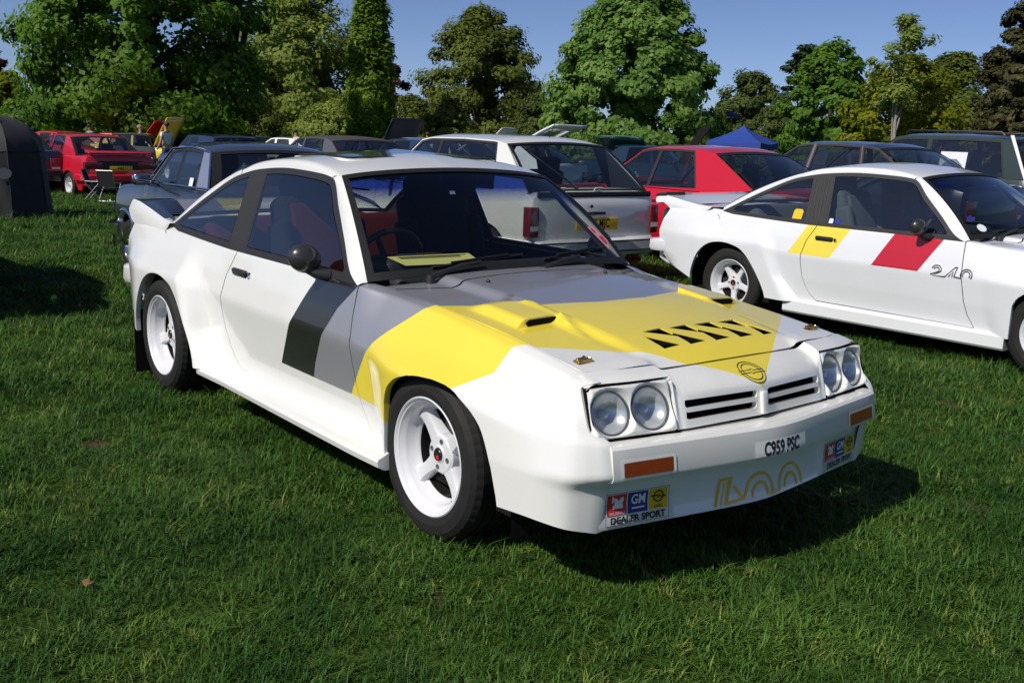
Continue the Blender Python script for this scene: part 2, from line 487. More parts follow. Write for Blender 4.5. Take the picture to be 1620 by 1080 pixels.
# ------------------------------------------------------------------ wheels
def make_wheel(parent, x, yo, side, r=0.304, rim_r=0.217, width=0.215, style='spoke4', ang=0.0, segs=72, rim_mat=None):
    """yo: distance of the rim's outer face from the car's centre line; side -1 right, +1 left"""
    rim_mat = rim_mat or M_RIM
    w = empty('wheel', (x, side*yo, r)); w.parent = parent
    if side > 0: w.rotation_euler = (0, 0, math.pi)      # outer face always towards local -y
    w.rotation_euler.y = 0
    t = MB()
    rr = rim_r-0.004
    prof = [(rr-0.004, 0.012), (rr+0.006, -0.006), (rr+0.35*(r-rr), -0.013), (rr+0.68*(r-rr), -0.009), (r-0.010, 0.006), (r-0.003, 0.022)]
    gx = np.linspace(0.022, width-0.022, 5)
    for k in range(4):
        a = gx[k]; b = gx[k+1]
        prof += [(r, a+0.006), (r, b-0.006)]
        if k < 3: prof += [(r-0.007, b-0.004), (r-0.007, b+0.004)]
    prof += [(r-0.003, width-0.022), (r-0.010, width-0.006), (rr+0.5*(r-rr), width+0.012), (rr-0.01, width-0.012)]
    V = []; F = []; k = len(prof); n = segs*2 if segs >= 72 else segs
    for i in range(n):
        th = 2*math.pi*i/n
        cut = 0.0022 if (segs >= 72 and i % 3 == 0) else 0
        for q, (pr, h) in enumerate(prof):
            q_r = pr-cut if (4 <= q <= 6 or k-5 <= q <= k-3) else pr
            V.append((q_r*math.cos(th), h, q_r*math.sin(th)))
    for i in range(n):
        j = (i+1) % n
        for q in range(k-1): F.append((i*k+q, i*k+q+1, j*k+q+1, j*k+q))
    t.add(V, F); t.build('tyre', M_TYRE, w, sharp=14 if segs >= 72 else 30)
    m = MB()
    s = rim_r/0.217
    m.lathe([(0.212*s, 0.012), (0.217*s, 0.004), (0.217*s, -0.004), (0.213*s, -0.007), (0.208*s, -0.004), (0.205*s, 0.002), (0.200*s, 0.004),
             (0.197*s, 0.012), (0.186*s, 0.022), (0.183*s, 0.030), (0.174*s, 0.062), (0.168*s, 0.068), (0.163*s, 0.078)], n=segs)
    m.lathe([(0.163*s, 0.078), (0.160*s, 0.10), (0.160*s, width-0.02)], n=segs, m=1)  # inner barrel coloured dark: shade deep in the wheel is painted in
    hub = 0.052
    m.lathe([(0.0005, hub-0.004), (0.030, hub-0.004), (0.034, hub), (0.066*s, hub+0.002), (0.074*s, hub+0.010), (0.076*s, hub+0.04)], n=40)
    ns = 4 if style == 'spoke4' else 5
    for q in range(ns):
        a = ang+2*math.pi*q/ns
        d = Vector((math.cos(a), 0, math.sin(a))); side_v = Vector((-math.sin(a), 0, math.cos(a)))
        V = []; rings = [(0.052*s, 0.040, hub+0.004, 0.05), (0.085*s, 0.032, hub+0.004, 0.045), (0.125*s, 0.027, hub+0.002, 0.04), (0.155*s, 0.029, hub-0.002, 0.04), (0.1755*s, 0.036, hub-0.006, 0.045)]
        for rad, hw, h0, dep in rings:
            hw *= s
            for u, v in [(-1, 1), (-0.97, 0.30), (-0.72, 0.05), (0, 0), (0.72, 0.05), (0.97, 0.30), (1, 1)]:
                p = d*rad+side_v*(hw*u); V.append((p.x, h0+dep*v, p.z))
        c = 7; F = [(i*c+j, i*c+j+1, (i+1)*c+j+1, (i+1)*c+j) for i in range(len(rings)-1) for j in range(c-1)]
        m.add(V, F)
    m.build('rim', [rim_mat, M_UND], w, sharp=40)
    d = MB()
    d.lathe([(0.0005, 0.105), (0.135*s, 0.105), (0.135*s, 0.118), (0.06, 0.12)], n=36, m=0)
    d.lathe([(0.0005, 0.13), (0.162*s, 0.13)], n=36, m=1)  # dark disc closing the wheel, standing in for its shaded depth
    d.build('brake_disc', [M_DISC, M_DARK], w)
    if segs >= 48:
        cap = MB(); cap.lathe([(0.0005, hub-0.010), (0.022, hub-0.010), (0.026, hub-0.006), (0.0275, hub)], n=24)
        cp = cap.build('hub_cap', M_BLK, w)
        dot = MB(); dot.lathe([(0.0005, hub-0.0115), (0.009, hub-0.0112)], n=12, c=(0.004, 0, -0.008)); dot.build('badge', M_DRED, w)
        for q in range(4):
            a = ang+math.pi/4*0+2*math.pi*q/4+R(38)
            b = MB(); b.lathe([(0.0005, hub+0.0005), (0.007, hub+0.0005), (0.0095, hub-0.0012), (0.0105, hub+0.001)], n=12, c=(0.050*s*math.cos(a), 0, 0.050*s*math.sin(a)))
            b.build('wheel_bolt', M_RIMD, w)
        v = MB(); a = R(-62)
        v.tube([(0.150*s*math.cos(a), 0.070, 0.150*s*math.sin(a)), (0.147*s*math.cos(a), 0.035, 0.147*s*math.sin(a))], [0.006, 0.004], 8)
        v.build('tyre_valve', M_RUB, w)
    return w

# ------------------------------------------------------------------ the coupé (built twice: race version and road version)
XN = 'x'
def coupe_net(race):
    """control net of the right body side; every row is a list of (x, half width, z), from the tail to the nose"""
    k = 1.0 if race else 0.42
    def fl(base, w): return base+(w-base)*k
    r0 = [(-3.24, .74, .40), (-3.05, fl(.77, .84), .34), (-2.80, fl(.775, .893), .27), (-1.985, fl(.77, .895), .235), (-1.84, fl(.75, .772), .245), (-1.62, .748, .25), (-1.1, .746, .25), (-.55, .746, .25), (-.36, fl(.746, .760), .25), (-.245, fl(.765, .828), .235), (.10, fl(.775, .855), .25), (.42, fl(.775, .85), .275), (.60, fl(.765, .832), .283), (.72, fl(.735, .775), .268), (.756, .681, .246)]
    r1 = [(-3.33, .755, .50), (-3.05, fl(.775, .845), .46), (-2.80, fl(.785, .895), .45), (-2.10, fl(.785, .897), .43), (-2.025, fl(.778, .782), .42), (-1.72, .777, .42), (-1.1, .777, .42), (-.56, .777, .42), (-.395, fl(.777, .785), .42), (-.24, fl(.783, .834), .42), (.10, fl(.786, .862), .42), (.42, fl(.786, .855), .425), (.60, fl(.775, .838), .43), (.745, fl(.75, .79), .43), (.820, .686, .432)]
    r2 = [(-3.34, .765, .66), (-3.05, fl(.785, .85), .655), (-2.80, fl(.80, .892), .652), (-2.22, fl(.80, .892), .655), (-2.075, fl(.80, .803), .612), (-1.75, .80, .603), (-1.1, .80, .603), (-.57, .80, .603), (-.44, .80, .603), (-.17, fl(.80, .852), .598), (.10, fl(.79, .862), .602), (.40, fl(.785, .846), .575), (.60, fl(.768, .815), .553), (.725, fl(.745, .766), .545), (.796, .689, .537)]
    rb = [(-3.30, .765, .76), (-3.05, fl(.775, .785), .765), (-2.80, fl(.775, .800), .752), (-2.30, fl(.778, .800), .752), (-2.10, fl(.778, .785), .735), (-1.76, .776, .72), (-1.1, .776, .72), (-.58, .776, .72), (-.43, .762, .715), (-.16, .755, .685), (.10, .752, .680), (.40, .752, .655), (.60, .742, .640), (.690, .742, .598), (.735, .714, .572)]
    r3 = [(-3.25, .745, .845), (-3.05, .748, .850), (-2.80, .745, .852), (-2.35, .745, .842), (-2.10, .746, .835), (-1.77, .746, .830), (-1.1, .746, .830), (-.60, .746, .830), (-.42, .705, .816), (-.15, .688, .792), (.10, .688, .770), (.40, .688, .738), (.60, .690, .714), (.645, .703, .706), (.680, .706, .696)]
    r4 = [(-3.25, .70, .872), (-3.05, .70, .880), (-2.80, .705, .885), (-2.35, .735, .852), (-2.10, .738, .843), (-1.77, .738, .838), (-1.1, .738, .838), (-.60, .715, .840), (-.42, .663, .823), (-.15, .652, .807), (.10, .652, .786), (.40, .652, .755), (.60, .656, .727), (.665, .664, .717), (.705, .668, .708)]
    und = []
    for i, (a, b) in enumerate(zip(r0, r1)):
        t = 0.93; und.append(tuple(a[q]+(b[q]-a[q])*t for q in range(3)))
    und[-1] = (.775, .682, .405); und[-2] = (.722, und[-2][1]-.004, .402)
    return [r0, und, r1, r2, rb, r3, r4]
def coupe_side_points(race):
    net = np.array(coupe_net(race))            # rows, stations, 3
    ns = net.shape[1]
    par = np.r_[0, np.cumsum(np.abs(np.diff(net[3, :, 0])))]
    uu = []
    for i in range(ns-1):
        m = max(2, int(math.ceil((par[i+1]-par[i])/0.019)))
        uu += list(np.linspace(par[i], par[i+1], m, endpoint=False))
    uu.append(par[-1]); uu = np.array(uu)
    rows = []
    for q in range(net.shape[0]):                                    # crisp break where the flares spring from the body
        if q > 3: rows.append(pchip(par, net[q], uu)); continue
        o_ = np.zeros((len(uu), 3)); br = [0, 4, 8, ns-1]
        for a_, b_ in zip(br[:-1], br[1:]):
            mk_ = (uu >= par[a_]-1e-9) & (uu <= par[b_]+1e-9)
            o_[mk_] = pchip(par[a_:b_+1], net[q][a_:b_+1], uu[mk_])
        rows.append(o_)
    rows = np.array(rows)                                           # rows,nu,3
    nv = 46
    seg = [8, 2, 9, 8, 8, 5]
    out = []
    for i in range(len(seg)):
        for t in np.linspace(0, 1, seg[i], endpoint=False): out.append(rows[i]*(1-t)+rows[i+1]*t)
    out.append(rows[-1]); P = np.array(out).transpose(1, 0, 2)       # nu,nv,3
    # soften the creases across the section
    for it in range(1):
        Q = P.copy(); Q[:, 1:-1] = 0.25*P[:, :-2]+0.5*P[:, 1:-1]+0.25*P[:, 2:]; P = Q
    P[:, :, 1] *= -1
    return P, uu
def top_line(x):      # lower edge of the white roof line (half width, z) along the cabin side
    X = [-2.685, -2.341, -2.05, -1.805, -1.51, -1.265, -1.103, -.961, -.82, -.668, -.60]
    W = [.728, .651, .600, .585, .583, .583, .587, .633, .684, .736, .747]
    Z = [.879, 1.062, 1.184, 1.228, 1.245, 1.239, 1.225, 1.105, .990, .862, .832]
    return np.stack([pchip(X, np.array(W), x), pchip(X, np.array(Z), x)], 1)
def belt_line(x):
    return np.interp(x, [-2.685, -2.541, -1.77, -.60], [.879, .852, .832, .832])

def build_coupe(root, race=True):
    WM = M_WHITE if race else M_WHITE2
    pm = [WM, M_BLK, M_GREY, M_YEL, M_RED]
    # ---- body sides
    P, uu = coupe_side_points(race)
    n, m = P.shape[:2]
    sh = Shell(P.reshape(-1, 3), grid_faces(n, m))
    fa = [(-.255, .10), (-.247, .465), (-.222, .515), (-.155, .565), (-.043, .601), (.062, .611), (.13, .612), (.216, .604), (.316, .562), (.379, .515), (.435, .419), (.472, .288), (.49, .10)]
    ra = [(-2.84, .10), (-2.845, .36), (-2.815, .45), (-2.765, .535), (-2.69, .600), (-2.60, .636), (-2.50, .647), (-2.41, .641), (-2.29, .615), (-2.205, .555), (-2.115, .455), (-2.035, .345), (-1.992, .262), (-1.975, .10)]
    if not race:
        fa = [(x*0.96+.03, z-0.005) for x, z in fa]; ra = [(-2.518+(x+2.41)*0.92, z-0.012) for x, z in ra]
    fa = round_poly(fa, 0.04, 3); ra = round_poly(ra, 0.04, 3)
    sh.remove(fa); sh.remove(ra)
    door = [(-.594, .90), (-.594, .825), (-.571, .603), (-.545, .44), (-.515, .345), (-.463, .262), (-1.705, .268), (-1.76, .31), (-1.80, .367), (-1.834, .45), (-1.850, .55), (-1.850, .61), (-1.825, .72), (-1.768, .826), (-1.768, .90)]
    door = [(x, z) for x, z in door]
    if race:
        blk = [(-1.23, .399), (-1.098, .606), (-.978, .766), (-.92, .835), (-.60, .86), (-.60, .828), (-.71, .728), (-.801, .606), (-.887, .468), (-.92, .397)]
        gry = [(-.92, .397), (-.887, .468), (-.801, .606), (-.71, .728), (-.60, .828), (-.60, .90), (-.15, .90), (-.184, .815), (-.404, .645), (-.438, .606), (-.544, .47), (-.597, .397)]
        yel = [(-.597, .397), (-.544, .47), (-.438, .606), (-.404, .645), (-.184, .815), (-.15, .90), (.42, .90), (.362, .764), (.318, .752), (.306, .67), (.20, .603), (.20, .50), (-.22, .37), (-.40, .395)]
        sh.paint(blk, 1); sh.paint(gry, 2); sh.paint(yel, 3)
    else:
        sh.paint([(-1.848, .90), (-1.848, .823), (-1.97, .611), (-1.601, .611), (-1.478, .823), (-1.478, .90)], 3)
        sh.paint([(-1.122, .90), (-1.122, .83), (-1.248, .601), (-.888, .601), (-.75, .83), (-.75, .90)], 4)
    sh.panel(door, 2, gap=.006)
    for f in sh.bm.faces:
        if f[sh.pid] == 0:
            c = f.calc_center_median()
            f[sh.pid] = 1 if c.x < -1.4 else 3
    # fold the bottom edge of quarter / wing off; build for both sides
    for side in (-1, 1):
        fl = side > 0
        panel_obj('rear_quarter', sh.extract(1), pm, root, ret=0.03, flip=fl, retvec=.025)
        panel_obj('front_wing', sh.extract(3), pm, root, ret=0.03, flip=fl, retvec=.025)
        dr = panel_obj('door', sh.extract(2), pm, root, ret=0.004, flip=fl)
        build_door_parts(dr, side, race, root)
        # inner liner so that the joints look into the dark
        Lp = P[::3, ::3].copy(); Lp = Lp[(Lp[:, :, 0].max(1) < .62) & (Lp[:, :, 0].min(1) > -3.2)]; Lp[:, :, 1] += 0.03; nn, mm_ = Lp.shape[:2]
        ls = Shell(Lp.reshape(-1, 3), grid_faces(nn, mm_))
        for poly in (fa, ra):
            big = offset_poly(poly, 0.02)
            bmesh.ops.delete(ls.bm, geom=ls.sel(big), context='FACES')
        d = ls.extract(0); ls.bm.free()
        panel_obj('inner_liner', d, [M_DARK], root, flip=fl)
        # wheel housings
        for poly in (fa, ra):
            wh = MB(); pts = [(q[0], q[1]) for q in poly if q[1] > 0.2]
            yo, yi = (.80, .45) if poly is fa else (.82, .45)
            if not race: yo -= .05
            pts = [(pts[0][0], 0.16)]+pts+[(pts[-1][0], 0.16)]
            ctr = (np.mean([q[0] for q in pts]), 0.3)
            grown = [(ctr[0]+(q[0]-ctr[0])*1.03, q[1]+0.012 if q[1] > .3 else q[1]) for q in pts]
            V = [(x, side*yo, z) for x, z in grown]+[(x, side*yi, z) for x, z in grown]; k = len(grown)
            wh.add(V, [(i, i+1, i+1+k, i+k) for i in range(k-1)]+[tuple(range(k, 2*k))])
            wh.build('wheel_housing', M_UND, root)
    sh.bm.free()
    # ---- sill shelves
    for side in (-1, 1):
        if race:
            sec = [(.738, .278), (.752, .266), (.775, .259), (.848, .243), (.866, .236), (.872, .226), (.868, .205), (.84, .190), (.70, .185)]
        else:
            sec = [(.740, .264), (.752, .257), (.778, .250), (.790, .240), (.792, .165), (.78, .150), (.70, .15)]
        xs = np.linspace(-1.98, -.238, 60); V = []
        for x in xs:
            e = np.clip((x+.50)/.335, 0, 1); g = np.clip((-1.70-x)/.28, 0, 1)
            for w, z in sec:
                zz = z; ww = w
                if race:
                    ww = w+(0.010*g if w > .80 else 0)-(0.012*e*e if w > .80 else 0)
                    if z > .25: ww = w+0.030*max(g, e)**2; zz = z+0.012*max(g, e)**2
                V.append((x, side*ww, zz))
        k = len(sec); F = [(i*k+j, i*k+j+1, (i+1)*k+j+1, (i+1)*k+j) for i in range(len(xs)-1) for j in range(k-1)]
        F += [tuple(range(k)), tuple((len(xs)-1)*k+j for j in range(k-1, -1, -1))]
        b = MB(); b.add(V, F); b.build('side_skirt', WM, root, sharp=40)
    # ---- bonnet
    build_bonnet(root, race, pm)
    build_nose(root, race, pm, WM)
    build_cabin(root, race, pm, WM)
    build_tail(root, race, pm, WM)
    build_interior(root, race)
    if race:
        for x, yo, a in ((0, .802, R(40)), (-2.518, .862, R(18))):
            for s in (-1, 1): make_wheel(root, x, yo, s, ang=a)
    else:
        for x, yo, a in ((.045, .770, R(30)), (-2.518, .785, R(55))):
            for s in (-1, 1): make_wheel(root, x, yo, s, r=0.298, rim_r=0.196, width=0.20, style='spoke5', ang=a)

def build_door_parts(dr, side, race, root):
    s = side
    # handle: black pull with chrome lock
    h = MB(); y = .768
    rot = Matrix.Rotation(R(13)*-s, 3, 'X')
    h.box((-1.672, s*(y+.006), .748), (.150, .022, .034), rot, 0, 0.009)
    h.build('door_handle', M_TRIM, dr)
    lk = MB(); lk.lathe([(0.0005, -.012), (.011, -.012), (.013, -.008), (.013, .01)], n=16, c=(-1.575, s*(y+.004), .747))
    lk.build('door_lock', M_CHR, dr)
    # mirror: rounded shell on a short foot
    mo = MB()
    c = Vector((-.905, s*.822, .906))
    mo.sphere(c, (.052, .070, .060), 24, 14, 0, Matrix.Rotation(R(10)*s, 3, 'Z'))
    o = mo.build('door_mirror', M_MIRB, dr)
    # flatten the rear face of the shell
    for v in o.data.vertices:
        if v.co.x < -.927: v.co.x = -.927+(v.co.x+.927)*0.12
        v.co.z += 0.10*(abs(v.co.y)-.822)
    o.data.set_sharp_from_angle(angle=R(35))
    gl = MB(); V = []
    for i in range(24):
        th = 2*math.pi*i/24; V.append((-.9335, s*(.824+.060*math.cos(th)), .905+.0065*math.cos(th)+.049*math.sin(th)))
    gl.add(V, [tuple(range(24))]); gl.build('mirror_glass', M_MIRROR, dr)
    ft = MB(); ft.tube([(-.895, s*.818, .868), (-.872, s*.785, .848), (-.850, s*.735, .838)], [.020, .023, .027], 12)
    ft.build('mirror_foot', M_TRIM, dr)

HOODX = [-.5, -.23, .16, .33, .60, .68]; HOODZ = [.826, .812, .783, .763, .729, .712]
def hood_z(x, w):
    """height of the bonnet at x and half width w, without the scoops"""
    e = np.interp(x, HOODX, HOODZ)
    xb = np.clip((x+.45)/1.13, 0, 1)
    wb = .425-.06*xb
    hb = np.interp(x, [-.5, .2, .45, .58, .66, .70], [.026, .022, .016, .006, -.013, -.016])
    t = np.clip((wb+.028-w)/.056, 0, 1); t = t*t*(3-2*t)
    crown = 0.016*np.clip((.655-w)/.22, 0, 1)*(1.0-0.3*xb)
    cc = 0.010*(1-np.clip(w/.4, 0, 1)**2)
    lip = -0.012*np.clip((x-.60)/.08, 0, 1)**2*(w < wb)
    return e+crown+hb*t+cc*t+lip
def build_bonnet(root, race, pm):
    xs = np.unique(np.r_[np.arange(-.56, .70, .014), .199, .2035, .208, .213])
    ws = np.unique(np.r_[np.arange(-.7285, .7286, .0155), .656])
    X, Y = np.meshgrid(xs, ws, indexing='ij'); W = np.abs(Y)
    Z = hood_z(X, W)
    # the edges rise towards the screen in the middle
    if race:
        # scoops: wedge-backed bumps with a closed front, then a tapering inner fin
        wi, wo = .396, .545
        t_in = np.clip((W-(wi-.022))/.022, 0, 1); t_out = np.clip((wo+.035-W)/.035, 0, 1)
        lat = (t_in*t_in*(3-2*t_in))*(t_out*t_out*(3-2*t_out))
        lon = np.clip((X+.13)/.12, 0, 1); lon = lon*lon*(3-2*lon)
        lon = np.where(X > .2045, 0, lon)
        Z = Z+0.027*lon*lat
        fin_t = np.clip((.425-X)/.22, 0, 1)
        wc = wi-.004+.036*(1-fin_t)
        half = .020*fin_t+.001
        f = np.clip(1-np.abs(W-wc)/(half+.012), 0, 1)
        Z = np.where(X > .2045, Z+0.026*fin_t*f, Z)
    Pn = np.stack([X, Y, Z], 2)
    sh = Shell(Pn.reshape(-1, 3), grid_faces(*X.shape))
    half = [(.6775, 0), (.676, .20), (.668, .335), (.665, .352), (.6655, .385), (.666, .412), (.655, .56), (.629, .6545), (.60, .6525), (.40, .6490), (-.15, .6490), (-.30, .654), (-.42, .6595), (-.50, .672), (-.42, .52), (-.365, .42), (-.385, .36), (-.40, .20), (-.405, 0)]
    out = half+[(x, -y) for x, y in reversed(half[1:-1])]
    if race:
        # livery: grey behind, yellow arrow, white flanks
        for poly, mi in (([(-.7, -.8), (-.7, .8), (-.19, .8), (-.19, .67), (-.105, .53), (.06, .375), (.125, .12), (.125, -.12), (.06, -.375), (-.105, -.53), (-.19, -.67), (-.19, -.8)], 2),
                         ([(-.19, -.8), (-.19, -.67), (-.105, -.53), (.06, -.375), (.125, -.12), (.125, .12), (.06, .375), (-.105, .53), (-.19, .67), (-.19, .8), (.37, .8), (.37, .66), (.55, .405), (.675, .215), (.79, .03), (.79, -.03), (.675, -.215), (.55, -.405), (.37, -.66), (.37, -.8)], 3)):
            sh.paint(poly, mi, ax=(0, 1))
        # louvre slots
        for a in (-.222, -.092, .038, .168):
            sh.remove([(.454, a), (.446, a+.098), (.528, a+.108)], ax=(0, 1))
            sh.remove([(.474, a-.024), (.584, a+.064), (.591, a-.030)], ax=(0, 1))
        a = .298; sh.remove([(.474, a-.016), (.584, a+.044), (.591, a-.030)], ax=(0, 1))
    # joint round the bonnet, cowl behind it
    sh.panel(out, 5, ax=(0, 1), gap=0.010)
    for f in sh.bm.faces:
        if f[sh.pid] == 0:
            c = f.calc_center_median()
            f[sh.pid] = 7 if c.x < -.29 and abs(c.y) < np.interp(c.x, [-.6, -.42, -.15], [.725, .664, .652]) else 8
    bo = panel_obj('bonnet', sh.extract(5), pm, root, ret=0.005)
    cw = panel_obj('cowl_panel', sh.extract(7), pm, root)
    sh.bm.free()
    ln = MB()
    V = []; gx = np.linspace(-.5, .66, 14); gy = np.linspace(-.62, .62, 11)
    for x in gx:
        for y in gy: V.append((x, y, float(hood_z(np.array(x), np.array(abs(y))))-.05))
    ln.add(V, grid_faces(14, 11)); ln.build('engine_bay_shade', M_DARK, root)  # dark sheet below the slots, painted shade in place of an engine bay
    if race:
        for s in (-1, 1):
            z0 = float(hood_z(np.array(.205), np.array(.47)))
            b = MB(); poly = [(s*.405, z0+.004), (s*.535, z0-.002), (s*.545, z0+.010), (s*.527, z0+.0205), (s*.412, z0+.0245), (s*.400, z0+.015)]
            b.prism(poly, .2085, .2105, 'X'); b.build('scoop_mouth_shade', M_DARK, bo)  # flat dark plate: the shade of an open mouth is in its colour
            # bonnet pin: gold clip on a plate
            z1 = float(hood_z(np.array(.563), np.array(.588)))
            p = MB(); p.box((.563, s*.588, z1+.003), (.030, .070, .005), Matrix.Rotation(R(4)*s, 3, 'X'), 0, .002)
            p.tube([(.563+.014*math.cos(t), s*.588+.030*math.sin(t), z1+.010) for t in np.linspace(0, 2*math.pi, 14)], .0028, 6, 0, False)
            p.tube([(.555, s*.57, z1+.004), (.563, s*.588, z1+.016), (.57, s*.61, z1+.006)], .006, 6)
            p.build('bonnet_pin', M_GOLD, bo)
        for y in (-.33, .30):
            b = MB(); z = float(hood_z(np.array(-.30), np.array(abs(y)))); b.sphere((-.30, y, z+.004), (.011, .008, .008), 10, 6); b.build('washer_jet', M_TRIM, bo)
def bow(w): return .905-.16*(np.sqrt(np.asarray(w)**2+.01)-.1)
BPROF = [(-.10, .530), (-.03, .536), (-.008, .533), (.0005, .524), (.0125, .438), (.009, .427), (-.002, .422), (-.046, .416), (-.053, .40), (-.058, .33), (-.052, .268), (-.056, .250), (-.072, .243), (-.15, .25)]
def bump_x(w, z):
    zz = [p[1] for p in BPROF[2:12]][::-1]; oo = [p[0] for p in BPROF[2:12]][::-1]
    return bow(w)+np.interp(z, zz, oo)
def wrap_bumper(o, off):
    """lay a flat mark (x = across car, y = up) on the bumper's face"""
    for v in o.data.vertices: v.co.x = float(bump_x(v.co.y, v.co.z))+off+0.0012*0
def net_surface(N, nu, nv, smooth=1):
    N = np.array(N, float)                 # rows, cols, 3
    a = np.arange(N.shape[0]); b = np.arange(N.shape[1])
    ai = np.linspace(0, a[-1], nu); bi = np.linspace(0, b[-1], nv)
    T = np.stack([pchip(a, N[:, j], ai) for j in range(N.shape[1])], 1)
    S = np.stack([pchip(b, T[i], bi) for i in range(nu)], 0)
    for _ in range(smooth):
        Q = S.copy(); Q[1:-1] = .25*S[:-2]+.5*S[1:-1]+.25*S[2:]; S = Q
    return S
def build_nose(root, race, pm, WM):
    rows = [
        [(.6885, 0, .7105), (.687, .20, .710), (.680, .335, .7075), (.6775, .354, .709), (.6785, .392, .7275)],
        [(.764, 0, .679), (.752, .20, .681), (.732, .337, .683), (.728, .358, .685), (.718, .390, .717)],
        [(.808, 0, .646), (.790, .20, .647), (.771, .341, .647), (.765, .362, .650), (.748, .388, .702)],
        [(.815, 0, .625), (.797, .20, .626), (.781, .345, .627), (.774, .366, .627), (.758, .386, .685)],
        [(.823, 0, .543), (.812, .20, .543), (.804, .352, .543), (.800, .368, .543), (.800, .384, .543)]]
    S = net_surface(rows, 40, 44, 1)
    L = S.copy(); L[:, :, 1] *= -1
    full = np.concatenate([L[:, ::-1], S[:, 1:]], 1)
    sh = Shell(full.reshape(-1, 3), grid_faces(*full.shape[:2]))
    if race: sh.paint([(.55, -.405), (.675, -.215), (.812, -.004), (.812, .004), (.675, .215), (.55, .405)], 3, ax=(0, 1))
    for s in (-1, 1):
        for z0, z1, y0, y1 in ((.606, .629, .027, .347), (.569, .591, .030, .345)):
            sh.remove(round_poly([(s*y0, z0), (s*y1, z0), (s*y1, z1), (s*y0, z1)], .008, 3), ax=(1, 2))
    nose = panel_obj('nose_panel', sh.extract(0), pm, root, ret=0.02); sh.bm.free()
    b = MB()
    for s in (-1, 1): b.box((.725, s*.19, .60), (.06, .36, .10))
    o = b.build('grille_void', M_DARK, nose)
    rb = MB(); rb.box((.824, 0, .585), (.016, .030, .078), Matrix.Rotation(R(-8), 3, 'Y'), 0, .006); rb.build('grille_rib', WM, nose)
    # brows over the lamps
    for s in (-1, 1):
        br = [[(.6785, .393, .7275), (.664, .54, .7275), (.636, .655, .7245), (.636, .690, .705)],
              [(.719, .391, .7165), (.703, .54, .7165), (.676, .664, .714), (.676, .697, .698)],
              [(.745, .390, .705), (.729, .54, .704), (.702, .668, .7025), (.702, .699, .690)]]
        S = net_surface(br, 14, 24, 0); S[:, :, 1] *= s
        q = MB(); q.add(S.reshape(-1, 3), grid_faces(*S.shape[:2])); q.build('lamp_brow', WM, root)
        build_lamp_pod(root, s, WM)
    # badge: ring with a lightning flash, printed in black
    if race:
        up = Vector((-.118, 0, .066)); M = frame((.764, 0, .683), (0, 1, 0), up)
        g = MB(); rr = .053
        for rad in (rr, rr*.76):
            stroke(g, [(rad*math.cos(t), rad*math.sin(t)) for t in np.linspace(0, 2*math.pi, 44, endpoint=False)], .0034, closed=True, M=M)
        stroke(g, [(-.062, .008), (-.004, .008), (.003, .012), (.006, .004), (.062, .004)], .0024, M=M)
        stroke(g, [(-.062, -.005), (-.008, -.005), (-.005, -.012), (.004, -.008), (.062, -.008)], .0024, M=M)
        o = g.build('badge', M_INK, nose, fix=False); conform(o, bvh_of(nose), (-.5, 0, -1), .0016)
    # bumper and valance
    ws = np.unique(np.r_[np.linspace(-.6785, .6785, 88), -.40, .40, -.69, .69])
    V = []
    for w in ws:
        edge = np.clip((abs(w)-.60)/.084, 0, 1)
        turn = abs(w) > .68            # last column folds back inside the wing
        if turn: w = math.copysign(.6785, w)
        for o_, z in BPROF:
            x = bow(w)+o_
            if z < .42 and abs(w) < .385: x -= .018*np.clip((z-.25)/.03, 0, 1)     # valance set back between the side pads
            V.append((x-.004*edge*edge-(.07 if turn else 0), w*((1.03 if turn else 1.010) if z < .425 else 1), z))
    k = len(BPROF); F = [(i*k+j, (i+1)*k+j, (i+1)*k+j+1, i*k+j+1) for i in range(len(ws)-1) for j in range(k-1)]
    b = MB(); b.add(V, F)
    bp = b.build('front_bumper', WM, root, sharp=32)
    for s in (-1, 1):
        q = MB(); V = []
        for wv in np.linspace(.463, .643, 10):
            for z in (.441, .483): V.append((float(bump_x(wv, z))+.0035, s*wv, z))
        for wv in np.linspace(.463, .643, 10):
            for z in (.441, .483): V.append((float(bump_x(wv, z))-.01, s*wv, z))
        F = [(2*i, 2*i+2, 2*i+3, 2*i+1) for i in range(9)]; nb = 20
        F += [(2*i, 2*i+nb, 2*i+2+nb, 2*i+2) for i in range(9)]+[(2*i+1, 2*i+3, 2*i+3+nb, 2*i+1+nb) for i in range(9)]
        F += [(0, 1, 1+nb, nb), (18, 18+nb, 19+nb, 19)]
        q.add(V, F); q.build('indicator_lamp', M_AMBER, bp, sharp=30)
        fr = MB()
        pts = [(.452, .432), (.654, .432), (.654, .492), (.452, .492)]
        pts = round_poly(pts, .010, 3)
        ring = []
        for (w, z) in pts: ring.append((float(bump_x(w, z))+.0035, s*w, z))
        ring2 = [(float(bump_x(w, z))+.0035, s*w, z) for w, z in round_poly([(.461, .439), (.645, .439), (.645, .485), (.461, .485)], .006, 3)]
        n = len(ring); fr.add(ring+ring2, [(i, (i+1) % n, (i+1) % n+n, i+n) for i in range(n)])
        fr.build('indicator_surround', WM, bp, sharp=20)
    if race: build_front_marks(bp)
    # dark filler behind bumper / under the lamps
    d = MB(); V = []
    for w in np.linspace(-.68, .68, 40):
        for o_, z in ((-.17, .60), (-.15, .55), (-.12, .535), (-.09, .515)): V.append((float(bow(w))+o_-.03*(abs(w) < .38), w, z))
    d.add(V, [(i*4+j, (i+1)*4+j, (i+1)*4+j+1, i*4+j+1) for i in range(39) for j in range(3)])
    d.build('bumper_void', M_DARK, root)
    ub = MB(); ub.box((-1.2, 0, .20), (3.5, 1.42, .04)); ub.box((.45, 0, .30), (.55, .9, .10)); ub.box((-2.9, 0, .33), (.55, 1.2, .06)); ub.build('underbody', M_UND, root)

